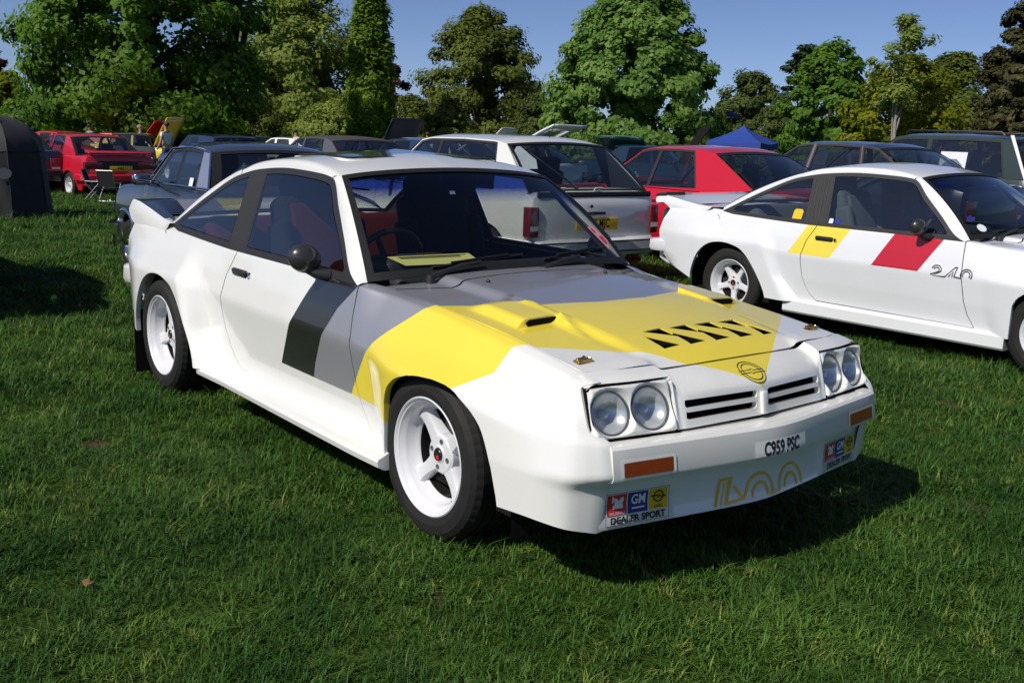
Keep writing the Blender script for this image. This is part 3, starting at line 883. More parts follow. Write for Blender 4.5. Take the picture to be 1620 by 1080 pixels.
def build_lamp_pod(root, s, WM):
    A, B, C_, D = [np.array(p) for p in ((.752, .396, .7025), (.715, .699, .697), (.764, .706, .549), (.811, .389, .547))]
    wid = np.linalg.norm(B-A); hei = np.linalg.norm(D-A)
    nrm = np.cross(B-A, D-A); nrm /= np.linalg.norm(nrm)
    if nrm[0] < 0: nrm = -nrm
    def pt(sv, tv, d): return (A*(1-sv)*(1-tv)+B*sv*(1-tv)+C_*sv*tv+D*(1-sv)*tv)+nrm*d
    lamps = [(.262, .51), (.752, .51)]; r0 = .0705
    ns, nt = 100, 54; V = []; F = []; keep = []
    for i in range(ns+1):
        for j in range(nt+1):
            sv, tv = i/ns, j/nt
            u, v = sv*wid, tv*hei
            e = min(u, wid-u, v, hei-v); d = -.016*(1-np.clip(e/.012, 0, 1))**2
            rmin = min(math.hypot((sv-a)*wid, (tv-b)*hei) for a, b in lamps)
            q = np.clip((.089-rmin)/.022, 0, 1); d -= .022*q*q*(3-2*q)*np.clip(e/.008, .25, 1)
            V.append(pt(sv, tv, d)); keep.append(rmin)
    for i in range(ns):
        for j in range(nt):
            ids = (i*(nt+1)+j, i*(nt+1)+j+1, (i+1)*(nt+1)+j+1, (i+1)*(nt+1)+j)
            if max(keep[q] for q in ids) < r0-.003: continue
            F.append(ids)
    # rounded corners: drop the corner faces
    def corner(f):
        c = np.mean([((i // (nt+1))/ns, (i % (nt+1))/nt) for i in f], axis=0)
        u = min(c[0], 1-c[0])*wid; v = min(c[1], 1-c[1])*hei; r = .016
        return u < r and v < r and math.hypot(r-u, r-v) > r
    F = [f for f in F if not corner(f)]
    V = np.array(V); V[:, 1] *= s
    b = MB(); b.add(V, F); pod = b.build('headlight_panel', WM, root, sharp=50)
    e1 = (B-A)/wid; e2 = (D-A)/hei
    for a, bb in lamps:
        c = pt(a, bb, -.021)
        def cap(prof, name, m, parent):
            q = MB(); VV = []; n = 40
            for i in range(n):
                th = 2*math.pi*i/n
                for r, h in prof:
                    p = c+(e1*math.cos(th)+e2*math.sin(th))*r+nrm*h; VV.append((p[0], s*p[1], p[2]))
            k = len(prof); FF = [(i*k+j, i*k+j+1, ((i+1) % n)*k+j+1, ((i+1) % n)*k+j) for i in range(n) for j in range(k-1)]
            q.add(VV, FF); return q.build(name, m, parent)
        lamp = cap([(r0+.002, -.004), (r0+.001, .003), (r0-.004, .004), (r0-.006, -.002)], 'headlamp', M_RIMD, pod)
        cap([(r0-.004, .001), (.055, .008), (.035, .0125), (.015, .0145), (.0004, .015)], 'lamp_lens', G_LAMP, lamp)
        cap([(r0-.005, -.003), (.060, -.016), (.045, -.030), (.028, -.040), (.016, -.044), (.015, -.030), (.010, -.022), (.0004, -.020)], 'lamp_reflector', M_REFL, lamp)
    # black reveal round the pod
    q = MB(); VV = []
    for sv, tv in ((-.028, -.028), (1.022, -.028), (1.022, 1.10), (-.030, 1.10)):
        p = pt(sv, tv, -.014); VV.append((p[0], s*p[1], p[2]))
    for sv, tv in ((-.028, -.028), (1.022, -.028), (1.022, 1.10), (-.030, 1.10)):
        p = pt(sv, tv, -.11); VV.append((p[0], s*p[1]*.97, p[2]))
    for sv, tv in ((.006, .012), (.994, .012), (.994, .988), (.006, .988)):
        p = pt(sv, tv, -.022); VV.append((p[0], s*p[1], p[2]))
    for sv, tv in ((.03, .05), (.97, .05), (.97, .95), (.03, .95)):
        p = pt(sv, tv, -.075); VV.append((p[0], s*p[1], p[2]))
    q.add(VV, [(0, 1, 9, 8), (1, 2, 10, 9), (2, 3, 11, 10), (3, 0, 8, 11), (12, 13, 14, 15), (0, 4, 5, 1), (1, 5, 6, 2), (2, 6, 7, 3), (3, 7, 4, 0)]); q.build('headlight_reveal', M_DARK, pod)

def build_front_marks(bp):
    def place(body, size, m, y, z, sx=1.0, bold=0.0, spacing=1.0, off=.0030, shear=0, name='lettering', parent=bp):
        o = text_mesh(body, size, m, parent, frame((0, y, z), (0, 1, 0), (0, 0, 1)), name, 0.0, 'CENTER', sx, shear, bold, spacing)
        wrap_bumper(o, off); return o
    def patch(poly, m, off, name, parent):
        bmv = MB(); n = 10
        ys = [p[0] for p in poly]; zs = [p[1] for p in poly]
        V = []
        for i in range(n+1):
            t = i/n
            a = (poly[0][0]*(1-t)+poly[1][0]*t, poly[0][1]*(1-t)+poly[1][1]*t); b = (poly[3][0]*(1-t)+poly[2][0]*t, poly[3][1]*(1-t)+poly[2][1]*t)
            for j in range(7):
                q = j/6; w = a[0]*(1-q)+b[0]*q; z = a[1]*(1-q)+b[1]*q
                V.append((float(bump_x(w, z))+off, w, z))
        bmv.add(V, grid_faces(n+1, 7))
        return bmv.build(name, m, parent)
    pl = patch([(-.132, .424), (.132, .424), (.132, .486), (-.132, .486)], M_PLATEW, .0022, 'number_plate', bp)
    place('C959 PSC', .063, M_INK, 0, .4555, sx=.70, bold=.0022, name='plate_lettering', parent=pl)
    # three-square sponsor decals on both valance pads
    for s in (-1, 1):
        y0, y1 = (-.650, -.410) if s < 0 else (.410, .650)
        dw = (y1-y0)
        bgp = patch([(y0, .262), (y1, .262), (y1, .366), (y0, .366)], M_PLATEW, .0020, 'sponsor_decal', bp)
        a = dw/3
        for i, m in enumerate((M_DRED, M_DBLU, M_DYEL)):
            l, r = y0+a*i+(.006 if i == 0 else .002), y0+a*(i+1)-(.006 if i == 2 else .002)
            patch([(l, .294), (r, .294), (r, .3615), (l, .3615)], m, .0030, 'decal_square', bgp)
        c0, c1, c2 = y0+a*.53, y0+a*1.5, y0+a*2.47
        place('VAUXHALL', .0155, M_INKW, c0, .3015, sx=.80, off=.0055, parent=bgp)
        # white griffin-like mark: body, wing, raised flag
        g = MB()
        for poly in ([(-.016, -.016), (.020, -.016), (.022, -.010), (.016, .004), (.004, .008), (-.002, .016), (-.012, .018), (-.020, .012), (-.012, .010), (-.010, .002), (-.018, -.008)],
                     [(.004, .008), (.012, .018), (.020, .020), (.023, .010), (.018, .000)], [(-.021, .004), (-.014, .004), (-.014, .022), (-.021, .026)]):
            g.add([(0, c0+p[0], .333+p[1]) for p in poly], [tuple(range(len(poly)))])
        o = g.build('griffin_mark', M_INKW, bgp, fix=False, smooth=False); wrap_bumper(o, .0052)
        place('GM', .044, M_INKW, c1, .337, sx=.82, bold=.0010, off=.0055, parent=bgp)
        g = MB(); g.add([(0, c1+u, v) for u, v in ((-.024, .308), (.024, .308), (.024, .313), (-.024, .313))], [(0, 1, 2, 3)]); o = g.build('underline', M_INKW, bgp, fix=False); wrap_bumper(o, .0052)
        g = MB()
        M = frame((0, c2, .336), (0, 1, 0), (0, 0, 1))
        stroke(g, [(.0175*math.cos(t), .0175*math.sin(t)) for t in np.linspace(0, 2*math.pi, 28, endpoint=False)], .0045, closed=True, M=M)
        stroke(g, [(-.028, .002), (-.004, .002), (.006, .006), (-.006, -.006), (.004, -.002), (.028, -.002)], .0045, M=M)
        o = g.build('flash_ring_mark', M_INK, bgp, fix=False); wrap_bumper(o, .0052)
        place('OPEL', .0155, M_INK, c2, .3035, sx=.95, off=.0055, parent=bgp)
        place('DEALER SPORT', .030, M_INK, (y0+y1)/2, .2775, sx=1.02, off=.0058, bold=.0011, parent=bgp)
        for (u0, v0, u1, v1) in ((y0, .262, y1, .2632), (y0, .3648, y1, .366), (y0, .262, y0+.0012, .366), (y1-.0012, .262, y1, .366)):
            patch([(u0, v0), (u1, v0), (u1, v1), (u0, v1)], M_INK, .0034, 'decal_border', bgp)
    # big double-line 400, cut off at the lower edge
    g = MB(); M = frame((0, 0, 0), (0, 1, 0), (0, 0, 1))
    zb = .258
    def S(p, w=.0105, cl=False): stroke(g, p, w, closed=cl, M=M)
    def arc(cx, cz, rx, rz, a0, a1, n=20): return [(cx+rx*math.cos(R(a)), cz+rz*math.sin(R(a))) for a in np.linspace(a0, a1, n)]
    S([(-.212, zb), (-.183, .342), (-.138, .342), (-.164, zb+.004), (-.086, zb+.010), (-.122, .312)])
    S([(-.188, zb), (-.163, .330)], .006)
    S([(-.086, zb+.010)]+arc(-.002, .270, .072, .070, 172, -8)+[(.082, zb+.004), (.112, zb+.004)])
    S([(-.040, zb+.004)]+arc(-.001, .268, .040, .040, 178, -6)+[(.048, zb+.004), (.082, zb+.004)])
    S([(.112, zb+.004)]+arc(.184, .266, .074, .071, 172, -5)+[(.262, zb+.002)])
    S([(.143, zb+.004)]+arc(.184, .264, .040, .040, 178, -4)+[(.232, zb+.002)])
    o = g.build('number_lettering', M_INKY, bp, fix=False)
    for v in o.data.vertices: v.co.x = 1.0
    conform(o, bvh_of(bp), (-1, 0, 0), .0022)
# curves that frame the cabin: right half (x, w, z)
def front_screen(sv, tv):
    """point on the windscreen: sv -1..1 across, tv 0 bottom .. 1 top"""
    a = abs(sv)
    xb = -.488-.075*a**2.2-.020*a**8; wb = .712*a; zb = .872-.018*a**2-.010*a**6
    xt = -1.020-.040*a**2.4; wt = .566*a; zt = 1.272-.032*a**2-.006*a**8
    bl = 4*tv*(1-tv)
    t = tv
    return Vector((xb+(xt-xb)*t+.022*bl, math.copysign(wb+(wt-wb)*t+.010*bl*a, sv), zb+(zt-zb)*t+.020*bl))
def rear_screen(sv, tv):
    a = abs(sv)
    xt = -2.05+.01*a**2; wt = .572*a; zt = 1.253-.026*a**2-.008*a**8
    xb = -2.755+.055*a**2; wb = .655*a; zb = .930-.010*a**2
    bl = 4*tv*(1-tv)
    return Vector((xb+(xt-xb)*tv-.012*bl, math.copysign(wb+(wt-wb)*tv+.004*bl*a, sv), zb+(zt-zb)*tv+.022*bl))
def screen_parts(fn, root, name, gm, ns=36, nt=16, bx=.045, by=.075, seal=M_RUB, out=(1, 0, .6)):
    sb = np.r_[-1, np.linspace(-1+bx, 1-bx, ns), 1]; tb = np.r_[0, np.linspace(by, 1-by*.8, nt), 1]
    V = [fn(a, b) for a in sb for b in tb]; n, m = len(sb), len(tb)
    F = grid_faces(n, m); ix = np.arange(len(F)); ii = ix//(m-1); jj = ix % (m-1)
    inner = (ii > 0) & (ii < n-2) & (jj > 0) & (jj < m-2)
    g = MB(); g.add(V, F[inner]); go = g.build(name, gm, root)
    o = Vector(out).normalized()*.005
    # rubber seal: the border band lifted slightly, with a return
    q = MB(); q.add([v+o for v in V], F[~inner]); q.add(V, F[~inner]); 
    so = q.build(name+'_seal' if not name.endswith('glass') else name.replace('_glass', '_seal'), seal, root)
    return go, so
def build_cabin(root, race, pm, WM):
    # side of the cabin, as black framed panel with glass cut in
    xs = np.r_[np.linspace(-2.684, -2.05, 34), np.linspace(-2.03, -1.12, 48), np.linspace(-1.10, -.603, 30)]
    tl = top_line(xs); bl = belt_line(xs)
    def wz(z): return np.interp(z, [.60, .83, .86, 1.05, 1.25], [.80, .742, .735, .660, .581])
    Vg = []; nt = 12
    for x, (w, z), b in zip(xs, tl, bl):
        for t in np.linspace(0, 1, nt):
            zz = b+(max(z, b+.002)-b)*t
            Vg.append((x, -float(wz(zz)), zz))
    sh = Shell(Vg, grid_faces(len(xs), nt))
    def outline(x0, x1, mb, mt, slope_mt=1.0):
        X = np.linspace(x0, x1, 60); T = top_line(X); B = belt_line(X)
        sl = np.gradient(T[:, 1], X)
        top = T[:, 1]-mt*np.sqrt(1+sl**2); bot = B+mb
        ok = top > bot+.004
        X, top, bot = X[ok], top[ok], bot[ok]
        return list(zip(X, bot))+list(zip(X[::-1], top[::-1]))
    full = outline(-2.68, -.605, .036, .030)
    dglass = clip_half(full, (-1.715, .865), (1, -(-1.715+1.765)/(.865-1.206)*-1)) if False else full
    def line_clip(poly, xb, zb_, xt, zt, keep_front):
        # keep the part in front of / behind the line through (xb,zb)-(xt,zt)
        d = (xt-xb, zt-zb_); nrm = (d[1], -d[0])
        if not keep_front: nrm = (-nrm[0], -nrm[1])
        return clip_half(poly, (xb, zb_), nrm)
    dglass = line_clip(full, -1.672, .838, -1.735, 1.206, True)
    qglass = line_clip(full, -1.885, .838, -1.930, 1.206, False)
    dglass = round_poly(dglass, .012, 2) if False else dglass
    pillar = [(-1.880, .80), (-1.700, .80), (-1.765, 1.30), (-1.925, 1.30)]
    sh.cut(pillar); 
    for f in sh.sel(pillar): f[sh.pid] = 3
    sh.panel(dglass, 1, gap=.004); sh.panel(qglass, 2, gap=.004)
    for f in sh.bm.faces:
        if f[sh.pid] == 0:
            c = f.calc_center_median()
            f[sh.pid] = 4 if c.x > -1.76 else 5
    for side in (-1, 1):
        fl = side > 0
        panel_obj('door_window', sh.extract(1), [G_SIDE], root, flip=fl)
        panel_obj('quarter_window', sh.extract(2), [G_SIDE], root, flip=fl)
        panel_obj('pillar_trim', sh.extract(3), [M_RIB], root, ret=.02, flip=fl)
        panel_obj('door_window_frame', sh.extract(4), [M_TRIM], root, ret=.012, flip=fl)
        panel_obj('quarter_window_frame', sh.extract(5), [M_TRIM], root, ret=.012, flip=fl)
        # ribs of the pillar trim
        rb = MB()
        for k in range(0 if race else 5):
            u = k/4
            pts = []
            for z in (.845, .95, 1.05, 1.15, 1.195):
                t = (z-.838)/(1.206-.838); x0 = -1.872+(-1.918+1.872)*t; x1 = -1.708+(-1.768+1.708)*t
                pts.append((x0+(x1-x0)*(.12+.76*u), side*(float(wz(z))+.003), z))
            rb.tube(pts, .0028, 6)
        if not race: rb.build('pillar_rib', M_RIB, root)
    sh.bm.free()
    # white pillar and rail strips, roof skin
    for side in (-1, 1):
        L = []; U = []
        for t in np.linspace(0, 1, 26):
            x = -.600+(-1.095+.600)*t; w, z = top_line(np.array([x]))[0]
            L.append((x, w, z))
            p = front_screen(1, t); U.append((p.x, p.y, p.z))
        L = np.array(L); U = np.array(U)
        S = np.stack([L*(1-q)+U*q+np.array([0, .004, .003])*math.sin(math.pi*q) for q in np.linspace(0, 1, 6)], 1)
        # foot of the pillar reaches the cowl
        S[:, :, 1] *= side
        g = MB(); g.add(S.reshape(-1, 3), grid_faces(26, 6)); g.build('windscreen_pillar', WM, root)
        L = []; U = []
        for t in np.linspace(0, 1, 34):
            x = -2.028+(-2.684+2.028)*t; w, z = top_line(np.array([x]))[0]; L.append((x, w, z))
            p = rear_screen(1, 1-t); U.append((p.x, p.y, p.z))
        L = np.array(L); U = np.array(U)
        S = np.stack([L*(1-q)+U*q+np.array([0, .010, .008])*math.sin(math.pi*q) for q in np.linspace(0, 1, 7)], 1); S[:, :, 1] *= side
        g = MB(); g.add(S.reshape(-1, 3), grid_faces(34, 7)); g.build('rear_pillar', WM, root)
    st = [-1.098, -1.18, -1.265, -1.38, -1.51, -1.66, -1.805, -1.93, -2.035]
    net = []
    for x in st:
        w, z = top_line(np.array([x]))[0]
        cz = np.interp(x, [-2.05, -1.93, -1.805, -1.66, -1.51, -1.38, -1.265, -1.18, -1.09], [1.253, 1.285, 1.307, 1.322, 1.327, 1.325, 1.315, 1.302, 1.276])
        uz = np.interp(x, [-2.05, -1.93, -1.805, -1.66, -1.51, -1.38, -1.265, -1.18, -1.09], [1.220, 1.247, 1.266, 1.278, 1.283, 1.281, 1.272, 1.261, 1.236])
        uw = w-.022
        net.append([(x, w, z), (x, w-.006, z+(uz-z)*.55), (x, uw, uz), (x, .44, uz+(cz-uz)*.42), (x, .22, uz+(cz-uz)*.83), (x, 0, cz)])
    for i, fr in ((0, 1), (len(st)-1, 0)):
        for j in range(6):
            q = net[i][j]; w = q[1]
            if i == 0:
                sv = min(1, w/.566); p = front_screen(sv, 1.0)
                if j >= 2: net[i][j] = (p.x, w if j > 2 else p.y, p.z)
            else:
                sv = min(1, w/.572); p = rear_screen(sv, 1.0)
                if j >= 2: net[i][j] = (p.x, w if j > 2 else p.y, p.z)
    S = net_surface(net, 60, 40, 0)
    Lh = S.copy(); Lh[:, :, 1] *= -1
    full_ = np.concatenate([Lh, S[:, -2::-1]], 1)
    g = MB(); g.add(full_.reshape(-1, 3), grid_faces(*full_.shape[:2])); roof = g.build('roof', WM, root, sharp=50)
    inn = full_.copy(); inn[:, :, 2] -= .03
    g = MB(); g.add(inn[::3, ::3].reshape(-1, 3), grid_faces(*inn[::3, ::3].shape[:2])); g.build('headlining', M_LINING, roof)
    if race:
        # glass sunroof, slightly raised, white frame
        pts = [(-1.84, -.40), (-1.27, -.42), (-1.27, .42), (-1.84, .40)]
        poly = round_poly(pts, .05, 5)
        rt = bvh_of(roof)
        def rz(x, y): return rt.ray_cast(Vector((x, y, 3)), Vector((0, 0, -1)))[0].z
        for nm, off, zz, mm in (('sunroof_frame', .018, .006, WM), ('sunroof', 0, .013, M_BLK)):
            q = offset_poly(poly, off); V = [(x, y, rz(x, y)+zz) for x, y in q]+[(x, y, rz(x, y)-.01) for x, y in q]; k = len(q)
            V.append((-1.545, 0, rz(-1.545, 0)+zz+.002))
            g = MB(); g.add(V, [(i, (i+1) % k, 2*k) for i in range(k)]+[(i, i+k, (i+1) % k+k, (i+1) % k) for i in range(k)]); g.build(nm, mm, roof, sharp=30)
    go, so = screen_parts(front_screen, root, 'windscreen', G_FRONT, bx=.040, by=.062)
    screen_parts(rear_screen, root, 'rear_window', G_SIDE, bx=.05, by=.06, out=(-1, 0, .8))
    # wipers
    for (px, py, tx, ty, tz) in ((-.470, -.47, -.545, .02, .0), (-.455, .10, -.58, .56, 0)):
        def on(sv, tv, d=.012): 
            p = front_screen(sv, tv); return p+Vector((.7, 0, .6))*d
        s0 = py/.712; s1 = (ty)/.70
        base = on(s0, -.02, .02)
        w = MB()
        w.tube([base+Vector((0, 0, -.03)), base+Vector((0, 0, .006))], [.020, .016], 10)
        mid = on((s0+s1)/2, .055, .030); tip = on((s0+s1)/2+.05, .075, .024)
        w.tube([base, base*.4+mid*.6+Vector((0, 0, .008)), mid], [.011, .008, .006], 8)
        wo_ = w.build('wiper', M_TRIM, root)
        b = MB()
        pts = [on(s0+(s1-s0)*t, .050+.055*t if py < 0 else .05+.09*t, .012) for t in np.linspace(.05, 1.0, 12)]
        b.tube(pts, .006, 6); b.tube([p+Vector((.004, 0, .010)) for p in pts[2:-2]], .004, 6)
        b.build('wiper_blade', M_RUB, wo_)
    if race:
        # scrutineering stickers low on the far side of the screen
        s = MB(); s.add([front_screen(a, b)+Vector((.004, 0, .003)) for a, b in ((.80, .35), (.885, .36), (.93, .22), (.86, .13))], [(0, 1, 2, 3)]); so_ = s.build('screen_sticker', M_PINK, go)
        s = MB(); s.add([front_screen(a, b)+Vector((.006, 0, .005)) for a, b in ((.845, .26), (.89, .26), (.895, .20), (.86, .19))], [(0, 1, 2, 3)]); s.build('sticker_emblem', M_DRED, so_)
        s = MB(); s.add([front_screen(a, b)+Vector((.006, 0, .005)) for a, b in ((.815, .335), (.84, .34), (.85, .30), (.83, .30))], [(0, 1, 2, 3)]); s.build('sticker_emblem', M_DRED, so_)
    else:
        s = MB(); n = 16; c = front_screen(-.80, .13)
        a = front_screen(-.74, .13)-c; b = front_screen(-.80, .235)-c
        s.add([c+a*math.cos(t)+b*math.sin(t)*.5+Vector((.005, 0, .004)) for t in np.linspace(0, 2*math.pi, n, endpoint=False)], [tuple(range(n))]); s.build('round_sticker', M_PAPERW, go)
        s = MB(); s.add([front_screen(q, t)+Vector((.004, 0, .003)) for q, t in ((-.90, .24), (-.82, .24), (-.82, .32), (-.90, .30))], [(0, 1, 2, 3)]); s.build('screen_sticker', M_DBLU, go)
def build_tail(root, race, pm, WM):
    # boot lid and rear panel
    xs = np.linspace(-2.80, -3.27, 14); ys = np.linspace(-1, 1, 25); V = []
    for x in np.r_[-2.69, xs, -3.29, -3.315, -3.33, -3.34, -3.345]:
        for q in ys:
            if x >= -3.27:
                w = .706; z = np.interp(x, [-3.27, -3.05, -2.80, -2.69], [.872, .886, .895, .905])+.018*(1-q*q)
            else:
                w = np.interp(x, [-3.345, -3.33, -3.27], [.752, .745, .706]); z = np.interp(x, [-3.345, -3.34, -3.33, -3.315, -3.29], [.50, .62, .80, .845, .862])
            V.append((x-.03*(1-q*q)*(x < -3.1), q*w, z))
    g = MB(); g.add(V, grid_faces(20, 25)); g.build('boot_lid', WM, root, sharp=45)
    # ducktail
    prof = [(-2.66, .892), (-2.80, .905), (-3.02, .945), (-3.20, .972), (-3.30, .978), (-3.335, .966), (-3.335, .945), (-3.30, .905), (-3.25, .838), (-3.0, .832), (-2.72, .848)]
    if not race: prof = [(-2.80, .897), (-2.95, .905), (-3.10, .925), (-3.28, .955), (-3.40, .972), (-3.43, .960), (-3.42, .935), (-3.34, .90), (-3.28, .87), (-3.25, .838), (-3.05, .842), (-2.85, .86)]
    V = []
    qs = np.r_[np.linspace(-1, -.86, 6), np.linspace(-.80, .80, 14), np.linspace(.86, 1, 6)]
    for q in qs:
        a = abs(q); inner = np.clip((a-.80)/.14, 0, 1)
        for x, z in prof:
            xx = x if x < -3.03 else (x*inner+(-3.03)*(1-inner))
            zz = z if x < -3.03 else (z*inner+(.905 if z > .88 else .86)*(1-inner))
            w = .748*q if race else .735*q
            zz -= .045*np.clip((a-.975)/.025, 0, 1)*(z > .9)
            V.append((xx-.03*(1-q*q), w, zz))
    g = MB(); k = len(prof); n = len(qs)
    g.add(V, [(i*k+j, i*k+j+1, (i+1)*k+j+1, (i+1)*k+j) for i in range(n-1) for j in range(k-1)]+[tuple(range(k-1, -1, -1)), tuple((n-1)*k+j for j in range(k))])
    sp = g.build('rear_spoiler', [WM, M_BLK, M_GREY, M_YEL], root, sharp=40)
    if race:   # the stripes run on across the boot
        bm = bmesh.new(); bm.from_mesh(sp.data)
        for c in (-.50, -.25, -.05):
            bmesh.ops.bisect_plane(bm, geom=bm.verts[:]+bm.edges[:]+bm.faces[:], plane_co=(0, c, 0), plane_no=(0, 1, 0))
        for f in bm.faces:
            c = f.calc_center_median()
            if c.z > .90 and f.normal.z > .3 and c.x > -3.31 and c.y > -.728:
                f.material_index = 1 if c.y < -.5 else 2 if c.y < -.25 else 3 if c.y < -.05 else 0
        bm.to_mesh(sp.data); bm.free()
    if not race:
        for s in (-1, 1):
            g = MB(); g.box((-3.38, s*.60, .965), (.12, .26, .030), Matrix.Rotation(R(-10), 3, 'Y'), 0, .01); g.build('spoiler_end_cap', M_TRIM, sp)
    # rear bumper
    xs_ = [(-3.24, .745), (-3.36, .765), (-3.43, .745), (-3.455, .66), (-3.475, .40), (-3.48, 0)]
    path = xs_+[(x, -w) for x, w in reversed(xs_[:-1])]
    sec = [(-.05, .585), (.0, .582), (.022, .568), (.026, .50), (.014, .478), (-.05, .47)]
    V = []
    for i, (x, w) in enumerate(path):
        a = Vector(path[max(i-1, 0)]); b = Vector(path[min(i+1, len(path)-1)]); t = (b-a).normalized(); nn = Vector((t.y, -t.x))
        if nn.x > 0 and abs(w) < .5: nn = -nn
        if nn.dot(Vector((x+2.6, w))) < 0: nn = -nn
        for o_, z in sec: V.append((x+nn.x*o_, w+nn.y*o_, z))
    k = len(sec); n = len(path)
    g = MB(); g.add(V, [(i*k+j, i*k+j+1, (i+1)*k+j+1, (i+1)*k+j) for i in range(n-1) for j in range(k-1)]+[tuple(range(k)), tuple((n-1)*k+j for j in range(k))]); g.build('rear_bumper', WM, root, sharp=35)
    g = MB(); V = []
    for w in np.linspace(-.74, .74, 12):
        for x, z in ((-3.345, .52), (-3.34, .42), (-3.25, .38), (-3.0, .36)): V.append((x, w, z))
    g.add(V, grid_faces(12, 4)); g.build('rear_valance', WM, root)
    for s in (-1, 1):
        g = MB(); g.box((-3.352, s*.56, .72), (.03, .30, .13), None, 0, .01); g.build('tail_lamp', M_TAIL, root)
    if race:
        for s in (-1, 1):
            g = MB(); g.box((-2.90, s*.735, .205), (.012, .30, .36)); g.build('mud_flap', M_UND, root)
    # fuel flap, right side: shallow round groove
    y = .757; g = MB(); pts = []
    for t in np.linspace(R(-70), R(75), 16): pts.append((-2.74+.058*math.cos(t), -(y+.002)-(.785-.83)*0, .79+.058*math.sin(t)))
    pts = [(x, -(float(np.interp(z, [.66, .75, .85], [.80 if not race else .835, .777, .747]))+.002), z) for x, _, z in pts]
    g.tube(pts, .0022, 5); g.build('fuel_flap', M_TRIM if not race else M_RIMD, root)
def build_interior(root, race):
    seat, bol = (M_SEATB, M_SEATR) if race else (M_SEATG, M_SEATG)
    g = MB(); g.box((-1.6, 0, .30), (2.3, 1.38, .04)); 
    for s in (-1, 1): g.box((-1.5, s*.70, .55), (2.0, .03, .50))
    g.box((-.55, 0, .52), (.06, 1.36, .50)); g.box((-2.62, 0, .60), (.05, 1.30, .55)); g.build('floor_tub', M_SEATB, root)
    # dash with instrument hood
    g = MB(); g.box((-.74, 0, .812), (.34, 1.16, .09), None, 0, .035); g.box((-.80, -.36, .865), (.22, .40, .09), None, 0, .04); g.box((-.86, 0, .72), (.16, 1.34, .18), None, 0, .03); g.build('dashboard', M_DASH, root)
    g = MB(); c = Vector((-1.03, -.36, .845)); ax = Matrix.Rotation(R(-65), 3, 'Y')
    ring = [c+ax @ Vector((.175*math.cos(t), .175*math.sin(t), 0)) for t in np.linspace(0, 2*math.pi, 33)]
    g.tube(ring, .015, 8, 0, False)
    for a in (0, 2.1, 4.2): g.tube([c+ax @ Vector((0, 0, -.03)), c+ax @ Vector((.17*math.cos(a+1.57), .17*math.sin(a+1.57), 0))], [.02, .012], 6)
    g.tube([c+ax @ Vector((0, 0, -.20)), c+ax @ Vector((0, 0, -.01))], [.03, .035], 8); g.build('steering_wheel', M_TRIM, root)
    for y in (-.36, .36):
        st = MB()
        st.box((-1.33, y, .47), (.50, .46, .16), Matrix.Rotation(R(8), 3, 'Y'), 0, .05)
        st.box((-1.66, y, .78), (.14, .42, .66), Matrix.Rotation(R(-18), 3, 'Y'), 0, .05)
        so = st.build('seat', seat, root)
        hb = MB(); hb.box((-1.80, y, 1.10), (.10, .27, .19), Matrix.Rotation(R(-14), 3, 'Y'), 0, .04); hb.build('headrest', seat, so)
        for q in (-1, 1):
            b = MB(); b.box((-1.62, y+q*.20, .74), (.18, .07, .50), Matrix.Rotation(R(-18), 3, 'Y'), 0, .03); b.build('side_bolster', seat, so)
        p = MB(); p.box((-1.60, y, .80), (.05, .30, .56), Matrix.Rotation(R(-18), 3, 'Y'), 0, .012); p.build('seat_centre', bol if y < 0 else seat, so)
    g = MB(); g.box((-2.15, 0, .50), (.46, 1.24, .20), None, 0, .06); g.box((-2.42, 0, .73), (.14, 1.24, .44), Matrix.Rotation(R(-22), 3, 'Y'), 0, .05); g.build('rear_seat', bol if race else seat, root)
    g = MB(); g.box((-2.62, 0, .865), (.30, 1.28, .02)); g.build('parcel_shelf', M_SEATB, root)
    g = MB(); p = front_screen(0, .86); g.box((p.x-.06, 0, p.z-.02), (.02, .24, .07), Matrix.Rotation(R(12), 3, 'Z'), 0, .008); g.tube([(p.x-.06, 0, p.z), (p.x-.04, 0, p.z+.02)], .008, 6); g.build('rear_view_mirror', M_TRIM, root)
    if race:
        # white painted show cage tube behind the seats and show papers on the dash
        g = MB(); g.add([(-.640, -.50, .893), (-.605, -.14, .893), (-.745, -.11, .916), (-.760, -.52, .916)], [(0, 1, 2, 3)]); pp = g.build('show_card', M_PAPERY, root)
        g = MB()
        for k, (a, b) in enumerate(((.88, .10), (.80, .62), (.70, .62))): 
            P = lambda u, v: Vector((-.640, -.50, .8945))*(1-u)*(1-v)+Vector((-.605, -.14, .8945))*u*(1-v)+Vector((-.745, -.11, .9175))*u*v+Vector((-.760, -.52, .9175))*(1-u)*v
            u1 = .94 if k == 0 else .85
            g.add([P(.10, a), P(u1, a), P(u1, a-.035), P(.10, a-.035)], [(0, 1, 2, 3)])
        g.build('card_print', M_INK, pp)
# ------------------------------------------------------------------ placing things by bearing and distance
def bearing(px, D):
    """ground point at distance D along the compass bearing of photo column px"""
    a = YAW-math.atan((px-810)/1622.6)
    return CAM_LOC[0]+D*math.cos(a), CAM_LOC[1]+D*math.sin(a)
def ground_z(x, y):
    """the park falls away gently beyond the first rows"""
    s = np.maximum(0.0, -np.asarray(x, float)-5.0)
    return -0.0155*s*np.clip(s/6.0, 0, 1)+0.0
def top_z(px, py, D): return CAM_LOC[2]+(209+(px-810)*.0348-py)/1622.6*D

